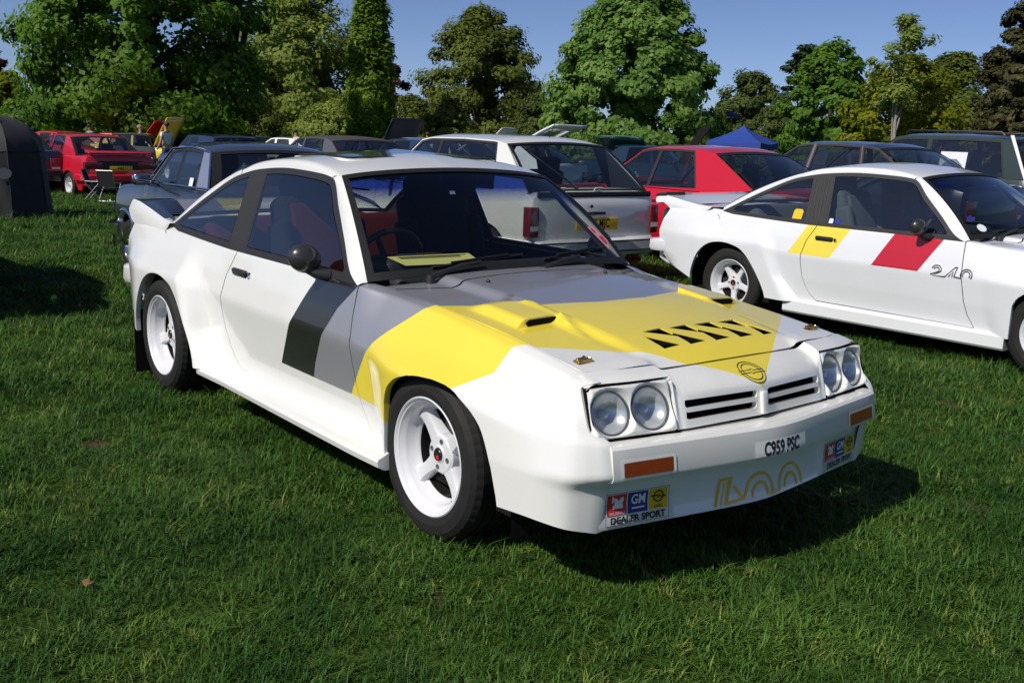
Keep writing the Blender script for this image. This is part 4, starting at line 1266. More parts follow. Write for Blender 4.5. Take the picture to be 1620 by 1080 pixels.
# ------------------------------------------------------------------ generic saloon / hatchback / estate
M_GLASSRIM = M_RUB
def build_car(name, label, cat, loc, rz, sp, body, group=None, roofm=None, pillm=None, segs=28):
    root = empty(name, loc, rz, label, cat, group)
    L, W, zr, Wr = sp['L']/2, sp['W'], sp['zr'], sp['Wr']
    zb = sp.get('zb', .90); zn, zc = sp['zn'], sp['zc']; xc, xf, xr, xk = sp['xc'], sp['xf'], sp['xr'], sp['xk']
    zk = sp.get('zk', zb+.02); zd = sp['zd']; ax = sp['ax']; wr = sp.get('wr', .29); zs = sp.get('zs', .21)
    roofm = roofm or body; pillm = pillm or body
    det = sp.get('detail', 1)
    st = [L, L-.03, L-.12, L-.35, xc+.25, xc, (xc+xk)/2, xk, -L+.12, -L+.03, -L]
    st = sorted(set(round(s, 4) for s in st), reverse=True)
    fx = sorted(set(list(np.linspace(L, -L, 60 if det else 26))+st), reverse=True)
    def zt(x): return float(np.interp(x, [-L, -L+.03, -L+.14, xk, xc, L-.14, L-.03, L], [zd-.10, zd-.03, zd, zk, zc, zn, zn-.035, zn-.11]))
    def ws(x): return float(np.interp(x, [-L, -L+.03, -L+.15, -L+.7, L-.9, L-.15, L-.03, L], [.90, .945, .975, 1, 1, .96, .925, .87]))
    V = []; rowsN = 12
    for x in fx:
        t = zt(x); s = ws(x); b = min(t, max(t-.012, zb-.02)) if xk < x < xc else t-.025
        pts = [(.92*W*s, zs+ (.10 if abs(x) > L-.25 else 0)), (.965*W*s, .34), (.99*W*s, .48), (1.0*W*s, .60), (.992*W*s, .64), (.975*W*s, .60+.55*(b-.60)), (.95*W*s, b-.02), (.93*W*s, b+.005), (.88*W*s, t+.008), (.70*W*s, t+.020), (.36*W*s, t+.030), (0, t+.034)]
        for w, z in pts: V.append((x, -w, z))
    F = grid_faces(len(fx), rowsN); Vm, Fm = mirror(V, [tuple(f) for f in F])
    n0 = len(V); A = V+Vm; FF = [tuple(f) for f in F]+[tuple(i+n0 for i in f) for f in Fm]
    for base in (0, (len(fx)-1)*rowsN):
        FF.append(tuple(list(range(base, base+rowsN))+[n0+i for i in range(base+rowsN-2, base-1, -1)]))
    sh = Shell(A, FF); bmesh.ops.remove_doubles(sh.bm, verts=sh.bm.verts, dist=1e-5)
    bmesh.ops.recalc_face_normals(sh.bm, faces=sh.bm.faces)
    # cabin well
    dead = [f for f in sh.bm.faces if (lambda c: xk+.03 < c.x < xc-.03 and abs(c.y) < .87*W and c.z > zb-.06)(f.calc_center_median())]
    bmesh.ops.delete(sh.bm, geom=dead, context='FACES')
    for a in ax:
        r = wr+.055
        arch = [(a+r*math.cos(t), wr+.01+r*.96*math.sin(t)) for t in np.linspace(-.5, math.pi+.5, 20)]
        sh.remove(arch, pred=lambda f: abs(f.calc_center_median().y) > .6*W)
    if det and sp.get('doors'):
        for d in sp['doors']: 
            sh.panel(d, 1, gap=.008, pred=lambda f: abs(f.calc_center_median().y) > .85*W)
    pm = [body, sp.get('stripe', M_TRIM)]
    if sp.get('stripe_poly'):
        for q in sp['stripe_poly']: sh.paint(q, 1, pred=lambda f: abs(f.calc_center_median().y) > .85*W)
    bod = panel_obj('body', sh.extract(0), pm, root, ret=.015)
    if sp.get('doors') and det:
        d = sh.extract(1)
        for s in (-1, 1):
            fs = [f for f in d[1] if d[0][f[0]][1]*s > 0]; ms = [m for f, m in zip(d[1], d[2]) if d[0][f[0]][1]*s > 0]
            used = sorted(set(i for f in fs for i in f)); mp = {i: k for k, i in enumerate(used)}
            dd = panel_obj('door', ([d[0][i] for i in used], [[mp[i] for i in f] for f in fs], ms), pm, root, ret=.01)
            if dd:
                x = max(sp['doors'][0][0][0], 0) if False else sp.get('hx', -.55)
                h = MB(); h.box((x, s*(W*.985), zb-.10), (.14, .02, .03), None, 0, .008); h.build('door_handle', M_TRIM, dd)
    sh.bm.free()
    g = MB(); g.box((0, 0, .26), (2*L-.5, 1.75*W, .10)); g.box((0, 0, .5), (2*L-1.2, 1.2*W, .3)); g.build('underbody', M_UND, root)
    # greenhouse side
    O = [(xc, zb-.01), (xf, zr-.035), (xf-.16, zr-.008), ((xf+xr)/2, zr), (xr+.18, zr-.012), (xr, zr-.04), (xk, zk-.01)]
    def T(x): return np.interp(x, [o[0] for o in reversed(O)], [o[1] for o in reversed(O)])
    xs = np.array(sorted(set(list(np.linspace(xk+.004, xc-.004, 54))+[xf, xr]))); Vg = []; nt = 10
    def wz(z): return np.interp(z, [zb-.02, zr], [.925*W, Wr])
    for x in xs:
        b = float(np.interp(x, [xk, xc], [zk-.012, zb-.012]))
        for t in np.linspace(0, 1, nt):
            z = b+(max(float(T(x)), b+.001)-b)*t; Vg.append((x, -float(wz(z)), z))
    gs = Shell(Vg, grid_faces(len(xs), nt))
    m = sp.get('frame', .035)
    X = np.linspace(xk, xc, 120); sl = np.gradient(T(X), X); top = T(X)-m*np.sqrt(1+sl**2); bot = np.interp(X, [xk, xc], [zk, zb])+.012
    ok = top > bot+.01
    out = list(zip(X[ok], bot[ok]))+list(zip(X[ok][::-1], top[ok][::-1]))
    cuts = sp['pillars']; wins = []
    def lc(poly, xb, xt, front):
        d = (xt-xb, zr-zb); n = (d[1], -d[0])
        if not front: n = (-n[0], -n[1])
        return clip_half(poly, (xb, zb), n)
    edges = [(None, None)]+[(p[0], p[1], p[2]) for p in cuts]
    prev = None
    for p in cuts+[None]:
        q = out
        if prev is not None: q = lc(q, prev[0]-prev[2]/2, prev[1]-prev[2]/2, False)
        if p is not None: q = lc(q, p[0]+p[2]/2, p[1]+p[2]/2, True)
        if p is not None and len(p) > 3 and prev is None: pass
        wins.append(q); prev = p
    for k, q in enumerate(wins):
        if k == len(wins)-1 and not sp.get('last_window', True): continue
        if len(q) < 3: continue
        q = round_poly([q[i] for i in range(0, len(q))], .0, 1)
        if det: gs.panel(q, k+1, gap=.006)
        else:
            gs.cut(q)
            for f in gs.sel(q): f[gs.pid] = k+1
    pm2 = [pillm, M_TRIM]
    if det:   # black rubber round every side window
        for k, q in enumerate(wins):
            if len(q) >= 3 and not (k == len(wins)-1 and not sp.get('last_window', True)):
                o2 = offset_poly(q, .028); gs.cut(o2)
                for f in gs.sel(o2): f.material_index = 1
    for s in (-1, 1):
        pl_ = gs.extract(0); panel_obj('pillars', pl_, pm2, root, ret=.02, flip=s > 0)
        panel_obj('pillar_lining', ([(x, y+.022, z-.004) for x, y, z in pl_[0]], pl_[1], [0]*len(pl_[1])), [M_LINING], root, flip=s > 0)
        for k in range(len(wins)): panel_obj('side_window', gs.extract(k+1), [sp.get('glass', G_DARK)], root, flip=s > 0)
    gs.bm.free()
    # screens and roof
    def scr(xb, zb_, xt, zt_, fwd):
        def fn(sv, tv):
            a = abs(sv); bw = .07*fwd*(1-a*a)
            z = zb_+(zt_-zb_)*tv; w = float(wz(z))*.992
            return Vector((xb+(xt-xb)*tv+bw*(1-.5*tv)+.02*fwd*4*tv*(1-tv), sv*w, z+.028*(1-a*a)*tv+.012*4*tv*(1-tv)))
        return fn
    gl = sp.get('glass', G_DARK)
    screen_parts(scr(xc, zb-.005, xf, zr-.035, 1), root, 'windscreen', gl, ns=14, nt=8, bx=.055, by=.07, seal=sp.get('screen_seal', M_RUB))
    go, so = screen_parts(scr(xk, zk-.005, xr, zr-.04, -1), root, 'rear_window', gl, ns=14, nt=8, bx=sp.get('rbx', .07), by=sp.get('rby', .09), seal=sp.get('rear_seal', M_RUB), out=(-1, 0, .6))
    V = []; xs = np.linspace(xf+.004, xr-.004, 22); vs = np.linspace(-1, 1, 23)
    for i, x in enumerate(xs):
        e = float(T(x)); w0 = float(wz(e))
        fb = .035*(1 if i == 0 else 0)
        for v in vs:
            a = abs(v); u = np.clip((x-xr)/(xf-xr), 0, 1)
            bow_ = (.035*(1-v*v)*(max(0, u*2-1)**4) - .035*(1-v*v)*(max(0, 1-u*2)**4))
            V.append((x+bow_, v*w0, e+.045*(1-a**3.0)*min(1, .62+4*u*(1-u))))
    g = MB(); g.add(V, grid_faces(22, 23)); rf = g.build('roof', roofm, root)
    g = MB(); g.add([(x, y*.97, z-.03) for x, y, z in V], grid_faces(22, 23)); g.build('headlining', M_LINING, rf)
    if sp.get('rails'):
        for s in (-1, 1):
            b = MB(); b.tube([(xf-.1, s*(Wr-.10), zr+.02), (xf-.15, s*(Wr-.10), zr+.07), (xr+.2, s*(Wr-.10), zr+.07), (xr+.15, s*(Wr-.10), zr+.02)], .014, 6); b.build('roof_rail', M_TRIM, rf)
    # wheels, bumpers, lamps, mirrors, seats
    for a in ax:
        for s in (-1, 1): make_wheel(root, a, W-.015, s, r=wr, rim_r=sp.get('rim', wr*.66), width=.17, style=sp.get('wstyle', 'spoke5'), ang=.3, segs=segs, rim_mat=sp.get('rimm', M_RIM))
        r = wr+.06
        for s in (-1, 1):
            h = MB(); q = [(a+r*math.cos(t), wr+.01+r*math.sin(t)) for t in np.linspace(-.5, math.pi+.5, 16)]; k = len(q)
            h.add([(x, s*W*.90, z) for x, z in q]+[(x, s*W*.45, z) for x, z in q], [(i, i+1, i+1+k, i+k) for i in range(k-1)]+[tuple(range(k, 2*k))])
            h.build('wheel_housing', M_UND, root)
    bm_ = sp.get('bumper', M_TRIM); bz = sp.get('bz', .50)
    for e, nm in ((1, 'front_bumper'), (-1, 'rear_bumper')):
        V = []; sec = [(0, .075), (.05, .07), (.075, .045), (.08, -.06), (.06, -.085), (0, -.09)]
        path = [(L-.42, .985*W), (L-.12, .965*W), (L-.01, .86*W), (L+.02, .5*W), (L+.025, 0)]
        path = path+[(x, -w) for x, w in reversed(path[:-1])]
        for i, (x, w) in enumerate(path):
            a_ = Vector(path[max(i-1, 0)]); b_ = Vector(path[min(i+1, len(path)-1)]); t_ = (b_-a_).normalized(); nn = Vector((-t_.y, t_.x))
            if nn.dot(Vector((x-.5, w))) < 0: nn = -nn
            for o_, z in sec: V.append((e*(x+nn.x*(o_-.02)), w+nn.y*(o_-.02), bz+z))
        k = len(sec); n = len(path)
        g = MB(); g.add(V, [(i*k+j, i*k+j+1, (i+1)*k+j+1, (i+1)*k+j) for i in range(n-1) for j in range(k-1)]+[tuple(range(k)), tuple((n-1)*k+j for j in range(k))])
        g.build(nm, bm_, root, sharp=35)
    tl = sp.get('tl', (.70, .11, .30, .66))       # centre y (of W), half width, height, centre z
    for s in (-1, 1):
        g = MB(); g.box((-L+.035, s*tl[0]*W, tl[3]), (.10, tl[1]*2, tl[2]), None, 0, .012); o = g.build('tail_lamp', M_TAIL, root)
        if tl[2] > .2:
            q = MB(); q.box((-L-.014, s*tl[0]*W, tl[3]-tl[2]*.2), (.004, tl[1]*1.6, tl[2]*.16)); q.build('reversing_lamp', M_PLATEW, o)
        g = MB(); g.box((L-.03, s*.66*W, zn-.14), (.08, .30, .12), None, 0, .012); g.build('headlamp', M_REFL, root)
        g = MB(); c = (xc-.28, s*(W+.09), zb+.06); g.box(c, (.07, .17, .10), Matrix.Rotation(R(12)*s, 3, 'Z'), 0, .025); g.tube([(xc-.25, s*(W-.07), zb+.02), c], .02, 6); g.build('door_mirror', sp.get('mirror', M_TRIM), root)
    if sp.get('plate'):
        px_ = sp.get('platex', -L-.012); pz = sp.get('platez', .66)
        g = MB(); g.box((px_, 0, pz), (.012, .52, .112), None, 0, .004); p = g.build('number_plate', M_PLATEY, root)
        text_mesh(sp['plate'], .112, M_INK, p, frame((px_-.0075, 0, pz), (0, -1, 0), (0, 0, 1)), 'plate_lettering', .0005, 'CENTER', .70, 0, .002)
    sm = sp.get('seat', M_SEATB)
    for y in (-.36, .36):
        g = MB(); xs_ = (xc+xk)/2+.10
        g.box((xs_+.10, y*W/.82, .52), (.5, .44, .16), None, 0, .05); g.box((xs_-.20, y*W/.82, zb-.10), (.14, .44, .58), Matrix.Rotation(R(-16), 3, 'Y'), 0, .05); so_ = g.build('seat', sm, root)
        g = MB(); g.box((xs_-.32, y*W/.82, zb+.22), (.09, .25, .18), Matrix.Rotation(R(-12), 3, 'Y'), 0, .035); g.build('headrest', sm, so_)
    g = MB(); g.box(((xc+xk)/2-.75, 0, zb-.16), (.16, 1.5*W, .46), Matrix.Rotation(R(-20), 3, 'Y'), 0, .05); g.build('rear_seat', sp.get('rseat', sm), root)
    g = MB(); g.box((xc-.18, 0, zb-.06), (.36, 1.6*W, .10), None, 0, .03); g.build('dashboard', M_DASH, root)
    g = MB(); g.add([(xc-.1, -.8*W, zb-.3), (xk+.1, -.8*W, zb-.3), (xk+.1, .8*W, zb-.3), (xc-.1, .8*W, zb-.3)], [(0, 1, 2, 3)]); g.build('floor_tub', M_DARK, root)
    # opened lids
    if sp.get('bonnet_up'):
        V = []; a = R(sp['bonnet_up'])
        for i in range(8):
            for j in range(9):
                u = i/7; v = j/4-1; d = (L-.15-xc)*u; h = .05*(1-v*v)+.02*math.sin(math.pi*u)
                V.append((xc+.05+d*math.cos(a)-h*math.sin(a), v*.86*W, zc+.03+d*math.sin(a)+h*math.cos(a)))
        g = MB(); g.add(V, grid_faces(8, 9)); o = g.build('open_bonnet', [sp.get('lidm', body)], root)
        sd = o.modifiers.new('thickness', 'SOLIDIFY'); sd.thickness = .03; sd.offset = -1
    if sp.get('hatch_up'):
        a = R(sp['hatch_up']); hl = math.hypot(xk-xr, zr-zk)*1.15; V = []
        for i in range(8):
            for j in range(7):
                u = i/7; v = j/3-1; V.append((xr-.02-hl*u*math.cos(a), v*(Wr+.10*u), zr+hl*u*math.sin(a)+.03*math.sin(math.pi*u)))
        F = grid_faces(8, 7); rim_ = [f for q, f in enumerate(F) if (q//6 in (0, 5, 6) or q % 6 in (0, 5))]; pane = [f for q, f in enumerate(F) if not (q//6 in (0, 5, 6) or q % 6 in (0, 5))]
        g = MB(); g.add(V, rim_); o = g.build('open_hatch', body, root); sd = o.modifiers.new('thickness', 'SOLIDIFY'); sd.thickness = .04
        g = MB(); g.add(V, pane); g.build('hatch_glass', G_DARK, o)
    return root
# ------------------------------------------------------------------ the other cars
P_RED2 = paint('bright_red_paint', (0.56, 0.006, 0.024))
P_NAVY = paint('navy_paint', (0.010, 0.014, 0.045), rough=.28)
P_MINI = paint('slate_blue_paint', (0.060, 0.078, 0.115), rough=.25, metal=.4)
P_MINIB = paint('blue_black_paint', (0.016, 0.019, 0.027), rough=.25)
P_MINIS = paint('silver_lilac_paint', (0.42, 0.43, 0.50), rough=.3, metal=.55)
P_GREEN = paint('dark_green_paint', (0.028, 0.045, 0.036), rough=.32)
P_GREENR = paint('green_black_roof', (0.012, 0.014, 0.015), rough=.35)
P_GREY = paint('mid_grey_paint', (0.10, 0.10, 0.105), rough=.35)
P_VINYL = mat('grey_vinyl_roof', (0.055, 0.052, 0.050), .75, noise=.2, nscale=40)
P_YEL2 = paint('canary_yellow_paint', (0.80, 0.56, 0.02))
P_SILV = paint('silver_paint', (0.38, 0.39, 0.40), metal=.5)
P_GRN2 = paint('emerald_paint', (0.006, 0.085, 0.058), rough=.3)
P_BLUE = paint('teal_blue_paint', (0.012, 0.035, 0.070), rough=.3)
P_DOOR = (lambda xb0, xt0, xb1, xt1, zs=.26, zb=.885: [(xb0, zb), (xb0-.02, .60), (xb0, zs), (xb1+.02, zs), (xb1-.05, .45), (xb1-.03, .60), (xb1, zb)])
HATCH = dict(L=4.0, W=.82, zr=1.375, Wr=.60, zb=.895, zk=.925, zn=.80, zc=.90, zd=.93, xc=.62, xf=.02, xr=-1.40, xk=-1.90, ax=(1.15, -1.36), wr=.285,
             pillars=[(-.30, -.34, .055), (-1.45, -1.30, .16)], last_window=False, doors=[P_DOOR(.66, 0, -.32, 0)], hx=-.22, plate='F616 MJC', platez=.635, bumper=M_WHITE2, rby=.06, rbx=.045, tl=(.915, .055, .27, .665), seat=M_SEATB, rseat=M_SEATR, bz=.43, frame=.040, rim=.19)
whatch = build_car('hatchback', 'white hatchback with black rear window surround and yellow plate reading MJC', 'car', (-6.12, 3.76, 0), math.pi, HATCH, M_WHITE, 'cars parked tail to tail behind the coupes', segs=36)
def hatch_extras(root):
    g = MB(); zt_ = .935
    g.box((-1.985, 0, .905), (.03, 1.40, .05), None, 0, .01); g.build('tailgate_trim', M_RUB, root)
    g = MB(); g.tube([(-2.03, .10, .80), (-2.045, .10, .80)], .016, 10); g.build('tailgate_lock', M_TRIM, root)
    g = MB(); g.box((-2.018, .02, .735), (.03, .22, .028), None, 0, .008); g.build('tailgate_handle', M_TRIM, root)
    g = MB(); g.tube([(-1.93, .18, .955), (-1.76, .30, 1.09), (-1.56, .46, 1.26)], [.012, .010, .007], 6); g.build('rear_wiper', M_RUB, root)
    g = MB(); g.tube([(-1.25, -.02, 1.40), (-1.36, -.02, 1.60)], [.006, .003], 6); g.build('aerial', M_RUB, root)
    for z in (.478, .385):
        g = MB(); g.box((-2.085, 0, z), (.012, 1.46, .014)); g.build('bumper_groove', M_TRIM, root)
    for s in (-1, 1):
        g = MB(); g.box((-2.01, s*.50, .30), (.05, .17, .07), None, 0, .01); g.build('fog_lamp', M_TAIL, root)
    for y, w in ((.42, .05), (-.02, .09)):
        g = MB(); g.box((-1.965-.02, y, .955), (.005, w, .04), Matrix.Rotation(R(-45), 3, 'Y')); g.build('window_sticker', M_PAPERW, root)
hatch_extras(whatch)

RED = dict(L=4.26, W=.84, zr=1.345, Wr=.60, zb=.88, zk=.93, zn=.76, zc=.88, zd=.955, xc=.72, xf=.10, xr=-1.02, xk=-1.72, ax=(1.25, -1.32), wr=.29,
           pillars=[(-.14, -.20, .055), (-.98, -.78, .20)], last_window=False, doors=[P_DOOR(.74, 0, -.10, 0), P_DOOR(-.12, 0, -.98, 0)], hx=.02, bumper=M_TRIM, tl=(.70, .22, .13, .74), rear_seal=M_RUB, rbx=.05, stripe=M_TRIM, stripe_poly=[[(-2.2, .74), (2.2, .70), (2.2, .735), (-2.2, .775)]])
rcav = build_car('saloon', 'bright red fastback car with wide rear pillar, behind the white coupe with red stripe', 'car', (-5.80, 6.72, -.02), math.pi, RED, P_RED2, 'cars parked tail to tail behind the coupes')
g = MB(); g.box((-.72, -.833, 1.02), (.005, .12, .08)); 
NAVY = dict(L=4.6, W=.86, zr=1.405, Wr=.62, zb=.92, zk=.97, zn=.80, zc=.92, zd=.97, xc=.80, xf=.18, xr=-1.05, xk=-1.70, ax=(1.3, -1.35), wr=.30,
            pillars=[(-.05, -.10, .09), (-.90, -.80, .07), (-1.42, -1.22, .07)], last_window=False, bumper=M_TRIM, plate='', frame=.03)
build_car('saloon', 'dark navy saloon roof with pale window frames, between red car and green off-roader', 'car', (-5.55, 9.45, .03), math.pi, NAVY, P_NAVY, 'cars parked tail to tail behind the coupes', pillm=paint('pale_pillar_paint', (.22, .18, .19), metal=.3))
JEEP = dict(L=4.0, W=.86, zr=1.60, Wr=.70, zb=1.05, zk=1.06, zn=.98, zc=1.05, zd=1.06, xc=.62, xf=.15, xr=-1.60, xk=-1.93, ax=(1.2, -1.25), wr=.36, zs=.36,
            pillars=[(-.40, -.42, .09), (-1.62, -1.48, .10)], last_window=False, bumper=M_TRIM, bz=.55, rails=True, tl=(.86, .09, .22, 1.0), frame=.06, zr2=0)
jeep = build_car('off_roader', 'dark green boxy off-roader with roof rails and picture card in its side window', 'car', (-5.75, 12.1, 0), math.pi, JEEP, P_GREEN, 'cars parked tail to tail behind the coupes', roofm=P_GREENR)
def jeep_extras(root):
    # car frame is turned half round: local +y faces the camera
    g = MB(); g.add([(-1.02, .792, 1.10), (-.62, .792, 1.10), (-.62, .742, 1.38), (-1.02, .742, 1.38)], [(0, 1, 2, 3)]); c = g.build('picture_card', M_PAPERW, root)
    g = MB()
    g.add([(-.97, .7905, 1.16), (-.67, .7905, 1.16), (-.67, .7825, 1.20), (-.72, .776, 1.235), (-.78, .768, 1.28), (-.88, .768, 1.28), (-.93, .776, 1.235), (-.97, .7825, 1.20)], [tuple(range(8))]); g.build('card_picture', mat('card_blue_grey', (.16, .19, .26), .7), c)
    g = MB(); g.lathe([(.0005, .02), (.055, .02), (.06, 0)], n=16, axis='Y', c=(-.38, .782, 1.12)); g.build('round_sticker', M_DYEL, root)
    g = MB(); g.add([(-1.93, .80, 1.02), (-1.90, .82, 1.02), (-1.58, .715, 1.63), (-1.62, .69, 1.63)], [(0, 1, 2, 3)]); g.build('pillar_strip', M_PLATEW, root)
jeep_extras(jeep)
MINI = dict(L=3.06, W=.705, zr=1.235, Wr=.53, zb=.865, zk=.885, zn=.80, zc=.88, zd=.83, xc=.50, xf=.12, xr=-.74, xk=-.93, ax=(.95, -1.08), wr=.255, zs=.20,
            pillars=[(-.16, -.16, .028), (-.70, -.66, .20)], last_window=False, bumper=M_CHR, bz=.40, frame=.045, mirror=M_CHR, screen_seal=M_CHR, rear_seal=M_RUB, rbx=.13, rby=.10, rim=.155, rimm=M_CHR, tl=(.80, .05, .16, .62), stripe=P_MINIS)
mini = build_car('classic_saloon', 'small slate blue classic saloon with silver pillars behind the striped rally coupe tail', 'car', (-6.05, 1.10, 0), math.pi, MINI, P_MINIB, 'cars parked tail to tail behind the coupes', pillm=P_MINIS, segs=40, roofm=P_MINI)
def mini_extras(root):
    for a in (.95, -1.08):      # chrome wheel arch lips and black spats, side facing the lawn
        for s in (-1, 1):
            g = MB(); r = .335
            g.tube([(a+r*math.cos(t), s*.722, .265+r*math.sin(t)) for t in np.linspace(-.15, math.pi+.15, 18)], .020, 6); g.build('wheel_arch_trim', M_CHR, root)
    for s in (-1, 1):
        g = MB(); g.tube([(.60, s*.69, .895), (-1.22, s*.665, .915)], .010, 6); g.build('waist_trim', M_CHR, root)
        g = MB(); g.tube([(.50, s*.656, .875), (.12, s*.542, 1.20), (-.30, s*.533, 1.228), (-.74, s*.542, 1.195), (-.93, s*.650, .89)], .011, 6); g.build('drip_rail', M_CHR, root)
    # air freshener hanging in the rear window, badges on the glass
    g = MB(); x = -.80
    g.add([(x-.03, .30, 1.12), (x-.03, .27, 1.08), (x-.05, .17, 1.03), (x-.05, .20, .96), (x-.05, .38, .96), (x-.05, .42, 1.03), (x-.03, .33, 1.08)], [tuple(range(7))]); g.build('window_tree_tag', mat('tag_pale_blue', (.30, .42, .45), .7), root)
    g = MB(); g.add([(-.58, .652, .90), (-.50, .652, .90), (-.50, .632, .98), (-.58, .632, .98)], [(0, 1, 2, 3)]); g.build('window_sticker', M_PAPERW, root)
mini_extras(mini)
# row on the left
SAL = dict(L=4.3, W=.84, zr=1.38, Wr=.60, zb=.90, zk=.95, zn=.78, zc=.90, zd=.97, xc=.75, xf=.12, xr=-1.0, xk=-1.62, ax=(1.25, -1.33), wr=.29, pillars=[(-.10, -.15, .09), (-.90, -.78, .10)], last_window=False, bumper=M_TRIM, detail=0)
M_NVL = mat('navy_underside', (.008, .012, .035), .6)
def gcar(label, px, D, rz, paint_, name='saloon', group='cars parked further off', dz=0, **kw):
    x, y = bearing(px, D); s = dict(SAL); s.update(kw)
    # the opened lid, not the car's middle, stands at that bearing
    off = s['xc']+.05+.6*math.cos(R(s['bonnet_up'])) if s.get('bonnet_up') else (s['xr']-.7 if s.get('hatch_up') else 0)
    x -= off*math.cos(rz); y -= off*math.sin(rz)
    return build_car(name, label, 'car', (x, y, float(ground_z(x, y))+dz), rz, s, paint_, group, segs=20, roofm=kw.get('roofm'))
rs = build_car('saloon', 'red saloon with low rear wing and two folding chairs behind it on the lawn', 'car', (-22.6, 4.30, float(ground_z(-22.6, 4))-.07), math.pi+.12, dict(SAL, detail=1, tl=(.72, .20, .16, .76), plate='H41', platez=.70, bumper=P_RED2, doors=[P_DOOR(.74, 0, -.10, 0)], hx=.02, mirror=M_PLATEW), P_RED2, 'cars parked further off', segs=28)
g = MB(); g.box((-2.06, 0, 1.045), (.22, 1.40, .035), Matrix.Rotation(R(-10), 3, 'Y'), 0, .012)
for s in (-1, 1): g.box((-2.02, s*.60, 1.0), (.12, .03, .09))
g.build('rear_wing', P_RED2, rs)
g = MB(); g.box((-2.152, 0, .76), (.012, 1.02, .20)); g.build('rear_panel', M_TRIM, rs)  # black garnish between the lamps, also painting shade onto the bright tail
g = MB(); g.box((-2.15, 0, .34), (.06, 1.45, .18), None, 0, .02); g.build('rear_valance', M_TRIM, rs)
gcar('dark navy car half hidden by the grey dome shelter', -8, 27, math.pi+.1, P_NAVY)
gcar('grey saloon with textured dark vinyl roof seen over the white coupe roof', 520, 18.5, math.pi+.05, P_GREY, roofm=P_VINYL, detail=1, zr=1.37)
gcar('teal blue hatchback between the vinyl roofed saloon and the white hatchback', 655, 20, math.pi-.05, P_BLUE, 'hatchback', detail=1, xk=-1.9, xr=-1.3)
gcar('dark car with its navy bonnet raised high beside the poplar', 628, 33, .25, P_NAVY, bonnet_up=62, lidm=M_NVL)
gcar('white car with its white bonnet propped open', 775, 34, .55, M_WHITE2, bonnet_up=48)
gcar('white hatchback with its tailgate raised, in front of the broad leafy tree', 878, 22, math.pi+.35, M_WHITE2, 'hatchback', hatch_up=26, xk=-1.9, xr=-1.2)
gcar('classic car with emerald green bonnet open next to the red fastback', 975, 30, math.pi+2.0, P_SILV, bonnet_up=34, lidm=P_GRN2, zr=1.30)
gcar('car with black bonnet raised, left of the blue gazebo', 1080, 30, .9, P_BLUE, bonnet_up=58, lidm=M_UND)
gcar('black topped estate far beyond the slate blue classic roof', 330, 31, math.pi, P_NAVY, 'estate_car', xk=-2.0, xr=-1.8)
gcar('small red car far off beside the dome shelter', 108, 44, .5, P_RED2)
gcar('distant dark car beyond the red saloon roof', 205, 40, math.pi-.3, P_GREY)
gcar('yellow car with its yellow bonnet up by the oak', 267, 43, .75, P_YEL2, bonnet_up=62)
gcar('red car with its red bonnet up next to the yellow one', 243, 45, .8, P_RED2, bonnet_up=54)
gcar('far silver car below the hazy tree', 440, 46, math.pi+.6, P_SILV)
gcar('far red car below the hazy tree', 405, 50, .3, P_RED2)
gcar('dark car with raised black bonnet behind the navy saloon', 1402, 34, .6, P_NAVY, bonnet_up=30, lidm=M_UND)
# parked just outside the picture on the left: only its shadow reaches in
build_car('saloon', 'silver saloon parked just left of the view, throwing its shadow on the lawn', 'car', (-7.1, -2.02, 0), math.pi, dict(SAL), P_SILV, 'cars parked further off', segs=20)

# ------------------------------------------------------------------ the two coupés
hero = empty('rally_coupe', (0, 0, 0), 0, 'white rally coupe with yellow, grey and black stripes, four headlamps and plate C959 PSC', 'car', 'white coupes on the grass')
build_coupe(hero, True)
road = empty('sports_coupe', (-.080, 4.714, -.012), .030, 'white coupe with yellow and red flashes on its side and the number 240', 'car', 'white coupes on the grass')
before = set(bpy.data.objects)
build_coupe(road, False)
def road_extras(root):
    g = MB()
    M = frame((0, 0, 0), (1, 0, 0), (0, 0, 1))
    def arc(cx, cz, rx, rz, a0, a1, n=14): return [(cx+rx*math.cos(R(a)), cz+rz*math.sin(R(a))) for a in np.linspace(a0, a1, n)]
    w = .0062
    x0, z0 = -.785, .588
    # 2 : double outline, cut along the foot
    stroke(g, arc(x0+.035, z0+.042, .034, .030, 170, -20)+[(x0+.01, z0), (x0+.10, z0)], w, M=M)
    stroke(g, arc(x0+.035, z0+.040, .020, .017, 170, -30)+[(x0-.005, z0+.006)], w, M=M)
    stroke(g, [(x0+.10, z0), (x0+.165, z0+.072), (x0+.178, z0+.072), (x0+.165, z0+.008), (x0+.215, z0+.004)], w, M=M)
    stroke(g, [(x0+.125, z0+.004), (x0+.158, z0+.044), (x0+.150, z0+.004)], w, M=M)
    stroke(g, arc(x0+.248, z0+.030, .040, .038, 215, -35), w, M=M)
    stroke(g, arc(x0+.248, z0+.030, .025, .024, 215, -35), w, M=M)
    o = g.build('number_lettering', M_INK, root, fix=False)
    for v in o.data.vertices: v.co.y = -float(np.interp(v.co.z, [.42, .603, .72, .83], [.777, .80, .776, .746]))-.004
    for x, z, m, wd, hg in ((-1.96, .872, M_DYEL, .085, .075), (-1.655, .865, M_PAPERW, .035, .035), (-1.60, .865, M_DBLU, .05, .035)):
        g = MB(); g.add([(x+a, -float(np.interp(z+b, [.83, .86, 1.05], [.742, .735, .660]))-.003, z+b) for a, b in ((-wd/2, 0), (wd/2, 0), (wd/2, hg*.8), (wd/3, hg), (-wd/3, hg), (-wd/2, hg*.8))], [tuple(range(6))]); g.build('window_sticker', m, root)
road_extras(road)
